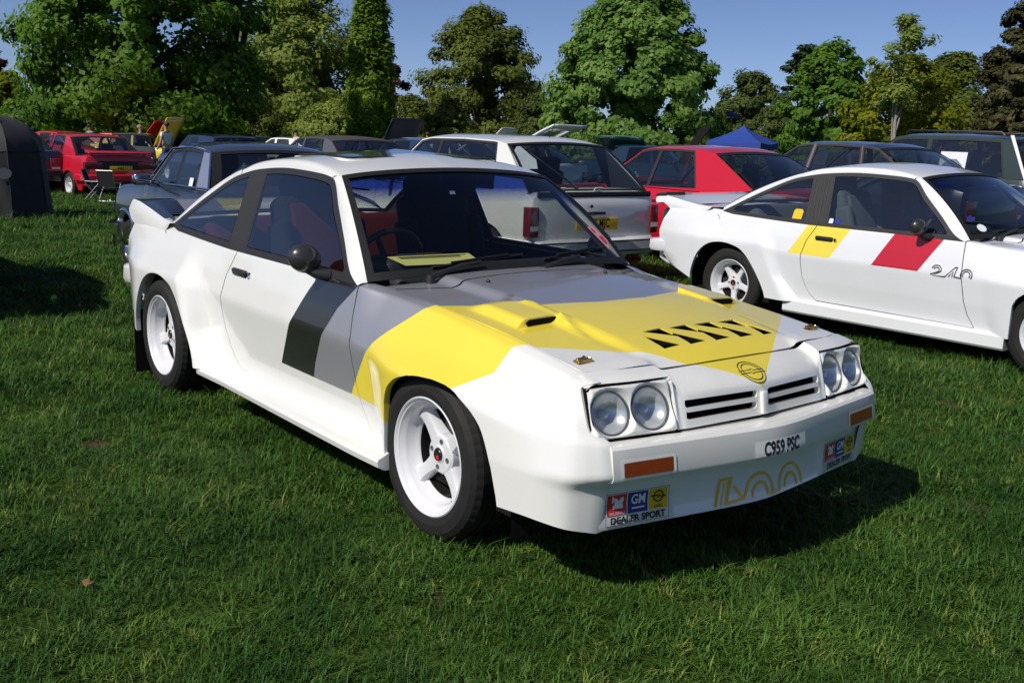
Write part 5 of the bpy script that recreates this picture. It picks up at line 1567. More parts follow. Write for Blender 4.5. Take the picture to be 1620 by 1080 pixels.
# ------------------------------------------------------------------ trees
def leaf_mat(name, c1, c2, trans=0.5, rough=.6):
    m, nt, out = newmat(name)
    at = nt.nodes.new('ShaderNodeAttribute'); at.attribute_name = 'leaf'
    mx = nt.nodes.new('ShaderNodeMix'); mx.data_type = 'RGBA'
    mx.inputs[6].default_value = (*c1, 1); mx.inputs[7].default_value = (*c2, 1)
    nt.links.new(at.outputs['Fac'], mx.inputs[0])
    d = nt.nodes.new('ShaderNodeBsdfPrincipled'); d.inputs['Roughness'].default_value = rough; d.inputs['Specular IOR Level'].default_value = .25
    t = nt.nodes.new('ShaderNodeBsdfTranslucent')
    nt.links.new(mx.outputs[2], d.inputs['Base Color'])
    hs = nt.nodes.new('ShaderNodeHueSaturation'); hs.inputs['Value'].default_value = 1.25; hs.inputs['Saturation'].default_value = 1.1
    nt.links.new(mx.outputs[2], hs.inputs['Color']); nt.links.new(hs.outputs[0], t.inputs[0])
    ms = nt.nodes.new('ShaderNodeMixShader'); ms.inputs[0].default_value = trans
    nt.links.new(d.outputs[0], ms.inputs[1]); nt.links.new(t.outputs[0], ms.inputs[2]); nt.links.new(ms.outputs[0], out.inputs[0])
    return m
M_BARK = mat('bark', (0.045, 0.036, 0.028), .9, noise=.45, nscale=3, bump=.6)
M_BARKP = mat('pale_bark', (0.30, 0.28, 0.25), .85, noise=.35, nscale=4)
LF = dict(
    oak=leaf_mat('oak_leaves', (0.059, 0.134, 0.017), (0.175, 0.307, 0.033)),
    haze=leaf_mat('hazy_leaves', (0.182, 0.247, 0.049), (0.329, 0.386, 0.082)),
    poplar=leaf_mat('poplar_leaves', (0.090, 0.188, 0.016), (0.240, 0.335, 0.028)),
    beech=leaf_mat('copper_leaves', (0.066, 0.021, 0.016), (0.131, 0.042, 0.025)),
    olive=leaf_mat('olive_leaves', (0.096, 0.135, 0.022), (0.189, 0.223, 0.037)),
    chest=leaf_mat('chestnut_leaves', (0.091, 0.186, 0.035), (0.274, 0.413, 0.095)),
    back=leaf_mat('dull_leaves', (0.068, 0.104, 0.026), (0.157, 0.197, 0.046)),
    pine=leaf_mat('pine_needles', (0.020, 0.044, 0.018), (0.051, 0.081, 0.032), .1),
    green=leaf_mat('fresh_leaves', (0.069, 0.164, 0.016), (0.194, 0.324, 0.046)),
    yellow=leaf_mat('yellow_green_leaves', (0.139, 0.174, 0.010), (0.288, 0.305, 0.018)),
    conif=leaf_mat('conifer_needles', (0.032, 0.035, 0.010), (0.089, 0.076, 0.022), .12))
def fast_mesh(name, V, nf, attr, m, parent, kind='stuff'):
    me = bpy.data.meshes.new(name)
    me.vertices.add(len(V)); me.vertices.foreach_set('co', V.astype(np.float32).ravel())
    me.loops.add(nf*4); me.polygons.add(nf)
    me.loops.foreach_set('vertex_index', np.arange(nf*4, dtype=np.int32))
    me.polygons.foreach_set('loop_start', np.arange(0, nf*4, 4, dtype=np.int32))
    me.polygons.foreach_set('loop_total', np.full(nf, 4, dtype=np.int32))
    me.update(calc_edges=True)
    a = me.attributes.new('leaf', 'FLOAT', 'FACE'); a.data.foreach_set('value', attr.astype(np.float32))
    me.materials.append(m)
    o = bpy.data.objects.new(name, me); COL.objects.link(o); o.parent = parent
    if kind: o['kind'] = kind
    return o
def leaf_cloud(rng, centres, radii, per, size, droop=0.0, flat=.8, elong=1.0, mid=(0, 0, 1)):
    C = np.repeat(centres, per, axis=0); Rr = np.repeat(radii, per)
    n = len(C)
    d = rng.normal(size=(n, 3)); d /= np.linalg.norm(d, axis=1)[:, None]
    d[:, 2] = d[:, 2]*.9+.12
    rad = Rr*rng.random(n)**.45*(1+.25*rng.random(n)**4)
    P = C+d*rad[:, None]*np.array([1, 1, flat])
    o = P-np.array(mid); o /= (np.linalg.norm(o, axis=1)[:, None]+1e-6)
    nrm = d*.7+o*.9+rng.normal(size=(n, 3))*.38+np.array([0, 0, .25]); nrm /= np.linalg.norm(nrm, axis=1)[:, None]
    ref = rng.normal(size=(n, 3)); ref[:, 2] -= droop*2
    u = ref-nrm*(ref*nrm).sum(1)[:, None]; u /= np.linalg.norm(u, axis=1)[:, None]
    v = np.cross(nrm, u)
    s = size*(.55+.9*rng.random(n))
    a = u*(s*elong)[:, None]; b = v*(s*.62)[:, None]
    Q = np.stack([P-a, P-a*.1+b, P+a, P-a*.1-b], 1).reshape(-1, 3)
    return Q, n, d
def tree(name, label, px, D, wpx, top_py, leaf, shape='round', clumps=70, per=150, size=.26, low=.10, seed=1, group='trees round the park', bark=None, trunk=.30, bot_py=None, fill=.55, flat=.8, elong=1.0, cr=.23, limbs=6, wide=None, droop=0.0):
    rng = np.random.default_rng(seed)
    x, y = bearing(px, D); gz = float(ground_z(x, y)); zt_ = top_z(px, top_py, D); H = zt_-gz; Rm = wpx/1622.6*D/2
    root = empty(name, (x, y, gz), 0, label, 'tree', group)
    if shape == 'round': prof = lambda t: np.sqrt(np.clip(1-((t-.45)/.57)**2, 0, 1))
    elif shape == 'dome': prof = lambda t: np.clip(1-t**2.6, 0, 1)**.55*(.86+.14*np.clip(t*4, 0, 1))
    elif shape == 'spire': prof = lambda t: np.clip(np.interp(t, [0, .08, .35, .7, .92, 1], [.55, .9, 1, .78, .48, .12]), 0, 1)
    elif shape == 'cone': prof = lambda t: np.clip(np.interp(t, [0, .1, .5, .8, 1], [.9, 1, .78, .5, .15]), 0, 1)
    else: prof = lambda t: np.clip(np.interp(t, [0, .3, .6, .85, 1], [.7, 1, .95, .6, .2]), 0, 1)
    size *= .50; clumps = int(clumps*1.9); per = int(per*1.7); cr *= .95
    h0 = H*low
    cs = []; rs_ = []
    while len(cs) < clumps:
        t = rng.random() if (shape in ('spire', 'egg', 'cone') or rng.random() > .25) else rng.random()*.22
        a = rng.random()*2*math.pi; r = Rm*prof(t)
        if r < .05*Rm: continue
        q = math.sqrt(fill*rng.random()+(1-fill)*.85) if rng.random() < .8 else rng.random()*.6
        rc = Rm*cr*(.6+.8*rng.random())
        rr = max(0, r*q-rc*.55)*(0.9+.25*rng.random())
        cs.append((rr*math.cos(a), rr*math.sin(a), h0+(H-h0-rc*.6)*t)); rs_.append(rc*(1 if shape != 'spire' else .9))
    cs = np.array(cs); rs_ = np.array(rs_)
    Q, n, d = leaf_cloud(rng, cs, rs_, per, size, droop, flat, elong, (0, 0, H*.42))
    at = np.clip(rng.normal(.45, .22, n)+np.repeat(rng.normal(0, .16, len(cs)), per), 0, 1)
    fast_mesh('crown', Q, n, at, LF[leaf], root)
    b = MB(); tr = trunk*H/12
    lean = rng.normal(0, .02, 2)*H
    tp = [(0, 0, -.3), (0, 0, .4), (lean[0]*.3, lean[1]*.3, H*.25), (lean[0]*.7, lean[1]*.7, H*.55), (lean[0], lean[1], H*.90)]
    b.tube(tp, [tr*1.4, tr, tr*.8, tr*.5, tr*.08], 9)
    b.build('trunk', bark or M_BARK, root)
    for k in range(limbs):
        c = cs[rng.integers(len(cs))]; z0 = H*(.15+.45*rng.random()); p0 = Vector((lean[0]*.5, lean[1]*.5, min(z0, c[2]*.8)))
        p2 = Vector(c); p1 = (p0+p2)/2+Vector((0, 0, .08*H))
        lb = MB(); lb.tube([p0, p1, p2], [tr*.42, tr*.26, tr*.07], 6); lb.build('limb', bark or M_BARK, root)
    return root
tree('oak_tree', 'huge dark oak on the left with heavy limbs, its top out of view', 226, 51, 370, -150, 'oak', 'round', 130, 210, .27, .02, 3, trunk=.55, limbs=16, cr=.19, fill=.8)
tree('oak_bough_tree', 'dark overhanging oak with thin leaf sprays against the sky right of the huge oak', 365, 53, 190, -140, 'oak', 'round', 22, 90, .22, .50, 5, trunk=.3, limbs=18, cr=.15, fill=.9)
tree('spring_tree', 'pale hazy yellow-green tree left of the poplar', 472, 92, 250, -18, 'haze', 'egg', 95, 150, .36, .02, 7, trunk=.3, limbs=10, cr=.20, fill=.8)
tree('poplar_tree', 'tall narrow bright green poplar', 578, 58, 84, -22, 'poplar', 'spire', 110, 150, .20, .03, 9, trunk=.22, limbs=2, cr=.40, elong=1.3, flat=1.3)
tree('copper_beech_tree', 'dark red copper beech peeping out behind the poplar', 612, 84, 95, 105, 'beech', 'round', 40, 130, .3, .05, 11, limbs=2)
tree('broad_tree', 'round olive-green tree right of the poplar', 745, 80, 236, 20, 'olive', 'dome', 130, 180, .30, .0, 13, trunk=.3, limbs=10, cr=.18, fill=.7)
tree('chestnut_tree', 'broad domed chestnut with bright clumped leaves, the largest in the middle', 985, 50, 286, -20, 'chest', 'dome', 260, 120, .25, .0, 15, trunk=.35, limbs=4, cr=.14, fill=.45, flat=.75)
tree('dark_tree', 'small dull green tree behind the blue gazebo', 1160, 92, 120, 118, 'back', 'round', 60, 130, .33, .03, 17, limbs=3)
tree('pine_tree', 'dark flat-layered pine behind the chestnut on the right', 1245, 86, 95, 78, 'pine', 'egg', 26, 200, .30, .2, 19, limbs=6, cr=.30, flat=.35)
tree('flowering_chestnut_tree', 'fresh green chestnut right of the blue gazebo, above the red fastback', 1285, 56, 168, 74, 'green', 'dome', 95, 130, .23, .02, 21, cr=.17, limbs=5, fill=.5)
tree('young_tree', 'slim young tree with pale trunk standing above the yellow-green bush', 1393, 50, 105, 42, 'haze', 'egg', 26, 60, .17, .45, 23, bark=M_BARKP, trunk=.16, limbs=12, cr=.24, fill=1)
tree('bushy_tree', 'wide yellow-green bushy tree behind the navy saloon', 1402, 54, 205, 98, 'yellow', 'dome', 100, 130, .21, .02, 25, cr=.17, limbs=5)
tree('hazy_tree', 'dull brownish green tree left of the big conifer', 1482, 72, 160, 102, 'olive', 'dome', 70, 130, .26, .02, 27, cr=.2, limbs=4)
tree('grey_green_tree', 'greyish green distant tree crown behind the yellow-green bush', 1465, 95, 130, 100, 'back', 'dome', 60, 120, .34, .02, 28, cr=.2, limbs=2)
tree('conifer_tree', 'tall dark brown-green conifer at the right edge', 1598, 46, 165, -60, 'conif', 'cone', 120, 190, .17, .02, 29, cr=.17, flat=.55, limbs=3)
tree('conifer_tree', 'lower dark conifer just left of the tall one', 1535, 60, 70, 95, 'conif', 'dome', 50, 150, .22, .02, 30, cr=.24, limbs=2)
tree('edge_tree', 'small dark bronze tree at the left edge beyond the dome shelter', 2, 75, 70, 92, 'beech', 'round', 40, 130, .28, .05, 31, limbs=3)
tree('edge_tree', 'yellow-green tree low at the left edge', 22, 68, 70, 118, 'yellow', 'round', 40, 130, .25, .02, 33, limbs=2)
# the low, dark growth under and between the trees
for i, (px, D, w, top, lf) in enumerate([(60, 60, 150, 150, 'oak'), (190, 64, 170, 138, 'oak'), (300, 66, 140, 142, 'oak'), (395, 78, 120, 150, 'olive'), (520, 70, 150, 158, 'haze'), (640, 76, 130, 152, 'olive'),
                                        (700, 62, 130, 160, 'olive'), (840, 72, 120, 150, 'back'), (900, 60, 120, 168, 'oak'), (1060, 62, 130, 165, 'oak'), (1130, 82, 120, 168, 'back'), (1215, 80, 110, 160, 'back'), (1330, 62, 150, 160, 'green'),
                                        (1500, 66, 120, 165, 'olive'), (1585, 56, 140, 150, 'conif'), (-20, 66, 90, 140, 'oak')]):
    where = ['left of the dome shelter', 'under the huge oak', 'under the right side of the huge oak', 'by the brick house', 'below the pale hazy tree', 'at the foot of the copper beech', 'under the round olive tree', 'left of the broad chestnut', 'under the broad chestnut, left side', 'under the broad chestnut, right side',
             'behind the black raised bonnet', 'below the pine', 'between the flowering chestnut and the yellow-green bush', 'left of the big conifer', 'at the foot of the big conifer', 'at the far left edge'][i]
    tree('undergrowth_bush', 'dense low bush '+where, px, D, w, top, lf, 'dome', 46, 120, .22, .0, 50+i, 'bushes below the trees', limbs=0, cr=.26, trunk=.15, fill=.5)

# ------------------------------------------------------------------ brick house among the trees
def house():
    x, y = bearing(402, 96); gz = float(ground_z(x, y))
    root = empty('brick_house', (x, y, gz), math.atan2(CAM_LOC[1]-y, CAM_LOC[0]-x)+R(8), 'red brick house with white windows glimpsed under the trees', 'house')
    MBR = mat('red_brick', (.22, .085, .055), .85, noise=.35, nscale=9); MRF = mat('roof_tiles', (.10, .06, .05), .9, noise=.3, nscale=6)
    g = MB(); g.box((0, 0, 2.6), (7, 12, 5.4)); g.build('wall', MBR, root)
    g = MB(); g.prism([(-3.9, 5.2), (3.9, 5.2), (0, 8.4)], -6.3, 6.3, 'Y'); r_ = g.build('roof', MRF, root, smooth=False)
    g = MB(); g.box((0, 3.5, 8.4), (.8, .9, 2.2)); g.build('chimney', MBR, r_)
    for yy in (-4.4, -1.6, 1.4, 4.3):
        for z in (1.6, 4.1):
            f = MB(); f.box((3.53, yy, z), (.10, 1.15, 1.35)); w = f.build('window', M_PLATEW, root, smooth=False)
            for q in (-.27, .27):
                p = MB(); p.box((3.585, yy+q, z), (.012, .46, 1.15)); p.build('pane', mat('dark_pane', (.03, .035, .04), .1) if 'dark_pane' not in MATS else MATS['dark_pane'], w, smooth=False)
house()

# ------------------------------------------------------------------ shelter, gazebo, chairs, people
def shelter():
    x, y = bearing(-8, 18.3); root = empty('dome_shelter', (x, y, float(ground_z(x, y))), R(168), 'grey and black dome shelter at the left edge, oval window in its side', 'tent')
    MA = mat('charcoal_canvas', (.022, .024, .027), .8, noise=.25, nscale=5, bump=.25); MBc = mat('grey_canvas', (.045, .046, .048), .8, noise=.25, nscale=5, bump=.25); MC = mat('pale_canvas', (.060, .058, .055), .85, noise=.3, nscale=4, bump=.3)
    n = 8; r0 = .80
    for k in range(n):
        a0, a1 = 2*math.pi*k/n+R(14), 2*math.pi*(k+1)/n+R(14)
        prof = [(.02, 1.60), (.22, 1.575), (.42, 1.50), (.58, 1.38), (.69, 1.22), (.74, 1.05)]
        V = []
        for r, z in prof:
            for t in np.linspace(0, 1, 7):
                a = a0+(a1-a0)*t; sag = 1-.055*math.sin(math.pi*t)*(r/.74); V.append((r*sag*math.cos(a), r*sag*math.sin(a), z-.02*math.sin(math.pi*t)))
        g = MB(); g.add(V, grid_faces(6, 7)); o = g.build('canopy_panel', [MA, MBc][1 if k in (3, 5) else 0], root)
        V = []
        for i, z in enumerate(np.linspace(1.05, .0, 9)):
            for t in np.linspace(0, 1, 9):
                a = a0+(a1-a0)*t; r = .74+.09*(1-z/1.05)+.012*math.sin(t*17+z*5+k); r *= 1-.05*math.sin(math.pi*t); V.append((r*math.cos(a), r*math.sin(a), z-.02))
        g = MB(); g.add(V, grid_faces(9, 9)); o = g.build('side_wall', MC if k == 5 else MA, root)
        g = MB(); g.tube([(.74*math.cos(a0)*f, .74*math.sin(a0)*f, z) for f, z in ((.03, 1.60), (.57, 1.51), (.93, 1.23), (1.0, 1.05), (1.12, 0))], .008, 5); g.build('pole', M_TRIM, root)
    # oval window facing the camera side
    d = Vector((CAM_LOC[0]-x, CAM_LOC[1]-y, 0)); ca = math.atan2(d.y, d.x)-R(168)+R(8)
    g = MB(); V = []
    for t in np.linspace(0, 2*math.pi, 20, endpoint=False):
        a = ca+.11*math.cos(t)/.8*1.0; z = .72+.085*math.sin(t); V.append((.80*math.cos(a), .80*math.sin(a), z))
    g.add(V, [tuple(range(20))]); g.build('oval_window', mat('clouded_plastic', (.16, .17, .18), .35), root)
shelter()
def gazebo():
    x, y = bearing(1157, 47); gz = float(ground_z(x, y)); root = empty('gazebo', (x, y, gz), R(20), 'bright blue pointed gazebo beyond the red fastback', 'gazebo')
    MBL = mat('blue_canvas', (.014, .048, .27), .75, noise=.15, nscale=3); zp = top_z(1157, 199, 47)-gz; ze = top_z(1157, 224, 47)-gz
    h = 1.2
    for k in range(4):
        a, b = [((h, h), (-h, h)), ((-h, h), (-h, -h)), ((-h, -h), (h, -h)), ((h, -h), (h, h))][k]
        V = []
        for i in range(8):
            u = i/7; z = zp+(ze-zp)*(u**.72)
            for j in range(7):
                t = j/6; V.append(((a[0]*(1-t)+b[0]*t)*u, (a[1]*(1-t)+b[1]*t)*u, z-.08*math.sin(math.pi*t)*u))
        for j in range(7):
            t = j/6; V.append((a[0]*(1-t)+b[0]*t, a[1]*(1-t)+b[1]*t, ze-.28))
        g = MB(); g.add(V, grid_faces(9, 7)); g.build('canopy', MBL, root)
        g = MB(); g.tube([(a[0], a[1], 0), (a[0], a[1], ze)], .025, 6); g.build('leg', M_RIMD, root)
gazebo()
def parasol():
    x, y = bearing(1137, 52); gz = float(ground_z(x, y)); zt_ = top_z(1137, 180, 52)-gz
    root = empty('flag_pole', (x, y, gz), 0, 'tall pole with a small blue canopy top left of the gazebo', 'pole')
    g = MB(); g.tube([(0, 0, 0), (0, 0, zt_-.1)], .03, 6); g.build('pole', M_RIMD, root)
    g = MB(); g.lathe([(.02, zt_), (.30, zt_-.10), (.33, zt_-.22), (.28, zt_-.20)], n=12, axis='Z'); g.build('canopy', MATS['blue_canvas'], root)
    g = MB(); g.tube([(.1, -.2, 0), (.25, -.45, zt_*.8)], .03, 6); g.build('brace', M_RIMD, root)
parasol()
def chair(px, D, label, ang):
    x, y = bearing(px, D); root = empty('folding_chair', (x, y, float(ground_z(x, y))), ang, label, 'chair', 'folding chairs behind the red saloon'); root.scale = (.62, .62, .62)
    g = MB()
    for s in (-1, 1):
        g.tube([(-.25, s*.27, 0), (.25, s*.27, .58)], .018, 6); g.tube([(.28, s*.27, 0), (-.18, s*.27, .52), (-.34, s*.27, 1.0)], .018, 6); g.tube([(-.22, s*.27, .62), (.28, s*.27, .60)], .022, 6)
    for a in ((.25, .58), (-.34, 1.0), (-.25, .02), (.28, .02)): g.tube([(a[0], -.27, a[1]), (a[0], .27, a[1])], .014, 6)
    g.build('frame', M_RIMD, root)
    g = MB(); g.add([(.24, -.25, .45), (.24, .25, .45), (-.16, .25, .40), (-.16, -.25, .40)], [(0, 1, 2, 3)]); g.build('seat', M_SEATB, root)
    g = MB(); g.add([(-.17, -.25, .48), (-.17, .25, .48), (-.33, .25, .98), (-.33, -.25, .98)], [(0, 1, 2, 3)]); g.build('backrest', M_SEATB, root)
chair(146, 23.0, 'grey framed folding chair, left of the two behind the red saloon', 1.0)
chair(170, 22.4, 'grey framed folding chair, right of the two behind the red saloon', 2.4)
def person(px, D, label, shirt, legs, hair, h=1.72, ang=0.0, arm=0.2, skin=(.45, .25, .17)):
    x, y = bearing(px, D); root = empty('person', (x, y, float(ground_z(x, y))), ang, label, 'person', 'people walking among the far cars')
    k = h/1.75
    def skinned(name, verts, edges, rads, m, rootv=0):
        me = bpy.data.meshes.new(name); me.from_pydata([(a*k, b*k, c*k) for a, b, c in verts], edges, []); o = bpy.data.objects.new(name, me); COL.objects.link(o); o.parent = root
        me.materials.append(m); o.modifiers.new('skin', 'SKIN'); 
        for i, r in enumerate(rads):
            me.skin_vertices[0].data[i].radius = (r[0]*k, r[1]*k) if hasattr(r, '__len__') else (r*k, r*k)
        me.skin_vertices[0].data[rootv].use_root = True
        s = o.modifiers.new('sub', 'SUBSURF'); s.levels = 1; s.render_levels = 1
        for p in me.polygons: p.use_smooth = True
        return o
    ms = mat('skin_'+str(len(MATS)), skin, .6)
    V = [(0, 0, .95), (0, 0, 1.15), (.01, 0, 1.36), (0, 0, 1.47), (.01, 0, 1.53), (.02, 0, 1.64), (.01, 0, 1.74),
         (0, .18, 1.40), (0, .22+arm*.1, 1.14), (.10+arm*.3, .22, .92), (0, -.18, 1.40), (.0, -.23, 1.14), (.06, -.23, .90), (.16+arm*.3, .22, .85), (.09, -.23, .82),
         (0, .10, .88), (.04, .11, .48), (-.02, .12, .07), (.12, .13, .03), (0, -.10, .88), (-.03, -.11, .48), (-.12, -.12, .07), (.02, -.13, .03)]
    E_ = [(0, 1), (1, 2), (2, 3), (3, 4), (4, 5), (5, 6), (2, 7), (7, 8), (8, 9), (9, 13), (2, 10), (10, 11), (11, 12), (12, 14), (0, 15), (15, 16), (16, 17), (17, 18), (0, 19), (19, 20), (20, 21), (21, 22)]
    rd = [(.10, .14), (.10, .13), (.10, .15), .055, .055, (.085, .075), (.06, .055), .062, .046, .036, .062, .046, .036, .035, .035, .088, .062, .042, .032, .088, .062, .042, .032]
    b = skinned('body', V, E_, rd, ms)
    skinned('shirt', [(0, 0, .93), (0, 0, 1.15), (.01, 0, 1.37), (0, .19, 1.40), (0, .21, 1.26), (0, -.19, 1.40), (0, -.215, 1.26)], [(0, 1), (1, 2), (2, 3), (3, 4), (2, 5), (5, 6)], [(.118, .158), (.115, .148), (.112, .165), .074, .066, .074, .066], shirt)
    skinned('trousers', [(0, 0, .96), (0, .10, .86), (.04, .11, .48), (-.02, .12, .10), (0, -.10, .86), (-.03, -.11, .48), (-.12, -.12, .10)], [(0, 1), (1, 2), (2, 3), (0, 4), (4, 5), (5, 6)], [(.116, .150), .102, .076, .062, .102, .076, .062], legs)
    g = MB(); g.sphere((-.012*k, 0, 1.695*k), (.105*k, .092*k, .085*k), 12, 8); g.build('hair', mat('hair_'+str(len(MATS)), hair, .7), root)
    g = MB()
    for s in (-1, 1): g.sphere((.092*k, s*.032*k, 1.655*k), (.012*k, .014*k, .009*k), 8, 6)
    g.sphere((.102*k, 0, 1.625*k), (.018*k, .013*k, .022*k), 8, 6); g.build('face', ms, root)
    return root
SH = dict(w=mat('white_shirt', (.72, .70, .66), .8), r=mat('red_shirt', (.40, .03, .03), .8), b=mat('blue_shirt', (.04, .07, .20), .8), k=mat('black_shirt', (.02, .02, .02), .8), j=mat('denim', (.05, .07, .13), .85), t=mat('beige_trousers', (.30, .25, .17), .85))
person(262, 37, 'person in a white vest standing in front of the yellow raised bonnet', SH['w'], SH['j'], (.06, .03, .02), 1.78, math.pi+.4)
person(668, 46, 'person in dark clothes standing right of the navy raised bonnet', SH['k'], SH['j'], (.04, .025, .02), 1.76, 2.6)
person(708, 38, 'person in a red shirt standing beyond the teal hatchback', SH['r'], SH['t'], (.05, .03, .02), 1.66, -.4)
person(221, 40, 'bare-armed person in beige left of the red raised bonnet', SH['t'], SH['t'], (.30, .22, .15), 1.68, .8)
person(143, 47, 'person in a blue shirt far beyond the red saloon', SH['b'], SH['j'], (.05, .03, .02), 1.74, 2.0)
person(463, 44, 'person in a white shirt beside the far silver car', SH['w'], SH['k'], (.05, .04, .03), 1.72, 1.4)

# ------------------------------------------------------------------ ground and grass
BARE = [(*pix_ground(1548, 806), .16), (*pix_ground(1500, 640), .10), (*pix_ground(150, 700), .10), (*pix_ground(430, 800), .07), (*pix_ground(1130, 960), .08), (*pix_ground(690, 950), .06), (*pix_ground(80, 600), .15), (*pix_ground(300, 720), .08)]
def ground():
    m, nt, out = newmat('lawn_soil')
    b = nt.nodes.new('ShaderNodeBsdfPrincipled'); b.inputs['Roughness'].default_value = .95; b.inputs['Specular IOR Level'].default_value = .1
    ge = nt.nodes.new('ShaderNodeNewGeometry')
    def noise(sc, det=6, dist=0.0):
        n = nt.nodes.new('ShaderNodeTexNoise'); n.inputs['Scale'].default_value = sc; n.inputs['Detail'].default_value = det; n.inputs['Distortion'].default_value = dist
        nt.links.new(ge.outputs['Position'], n.inputs['Vector']); return n
    n1, n2, n3 = noise(.55, 4, .3), noise(7), noise(45, 8)
    r1 = nt.nodes.new('ShaderNodeValToRGB'); r1.color_ramp.elements[0].position = .30; r1.color_ramp.elements[0].color = (.028, .066, .009, 1); r1.color_ramp.elements[1].position = .72; r1.color_ramp.elements[1].color = (.060, .110, .017, 1)
    nt.links.new(n1.outputs[0], r1.inputs[0])
    r2 = nt.nodes.new('ShaderNodeValToRGB'); r2.color_ramp.elements[0].color = (.55, .55, .5, 1); r2.color_ramp.elements[1].color = (1.25, 1.25, 1.1, 1)
    nt.links.new(n2.outputs[0], r2.inputs[0])
    mu = nt.nodes.new('ShaderNodeMix'); mu.data_type = 'RGBA'; mu.blend_type = 'MULTIPLY'; mu.inputs[0].default_value = 1
    nt.links.new(r1.outputs[0], mu.inputs[6]); nt.links.new(r2.outputs[0], mu.inputs[7])
    r3 = nt.nodes.new('ShaderNodeValToRGB'); r3.color_ramp.elements[0].position = .35; r3.color_ramp.elements[0].color = (.5, .5, .5, 1); r3.color_ramp.elements[1].position = .7; r3.color_ramp.elements[1].color = (1.4, 1.4, 1.3, 1)
    nt.links.new(n3.outputs[0], r3.inputs[0])
    mu2 = nt.nodes.new('ShaderNodeMix'); mu2.data_type = 'RGBA'; mu2.blend_type = 'MULTIPLY'; mu2.inputs[0].default_value = 1
    nt.links.new(mu.outputs[2], mu2.inputs[6]); nt.links.new(r3.outputs[0], mu2.inputs[7]); nt.links.new(mu2.outputs[2], b.inputs['Base Color'])
    prev = mu2.outputs[2]
    for bx, by, br in BARE:          # bare earth showing through
        vm = nt.nodes.new('ShaderNodeVectorMath'); vm.operation = 'DISTANCE'; vm.inputs[1].default_value = (bx, by, 0); nt.links.new(ge.outputs['Position'], vm.inputs[0])
        ad = nt.nodes.new('ShaderNodeMath'); ad.operation = 'MULTIPLY_ADD'; ad.inputs[1].default_value = br*1.2; nt.links.new(n2.outputs[0], ad.inputs[0]); nt.links.new(vm.outputs['Value'], ad.inputs[2])
        mr = nt.nodes.new('ShaderNodeMapRange'); mr.inputs[1].default_value = br*.9; mr.inputs[2].default_value = br*1.6; mr.inputs[3].default_value = 1; mr.inputs[4].default_value = 0; nt.links.new(ad.outputs[0], mr.inputs[0])
        mm = nt.nodes.new('ShaderNodeMix'); mm.data_type = 'RGBA'; mm.inputs[7].default_value = (.085, .055, .030, 1); nt.links.new(mr.outputs[0], mm.inputs[0]); nt.links.new(prev, mm.inputs[6]); prev = mm.outputs[2]
    nt.links.new(prev, b.inputs['Base Color'])
    bp = nt.nodes.new('ShaderNodeBump'); bp.inputs['Strength'].default_value = .9; bp.inputs['Distance'].default_value = .05
    nt.links.new(n3.outputs[0], bp.inputs['Height']); nt.links.new(bp.outputs[0], b.inputs['Normal'])
    nt.links.new(b.outputs[0], out.inputs[0])
    xs = np.unique(np.r_[-1500, -800, -400, -250, np.arange(-160, 30, 4.0), 60, 150, 400, 900]); ys = np.unique(np.r_[-900, -400, -150, np.arange(-40, 120, 5.0), 150, 250, 500, 1200])
    X, Y = np.meshgrid(xs, ys, indexing='ij'); Z = ground_z(X, Y); Z = np.where(X < -160, ground_z(-160, 0), Z)
    o = mesh_obj('lawn', np.stack([X, Y, Z], 2).reshape(-1, 3), grid_faces(*X.shape), m, None, None, True, None); tag(o, kind='structure')
ground()
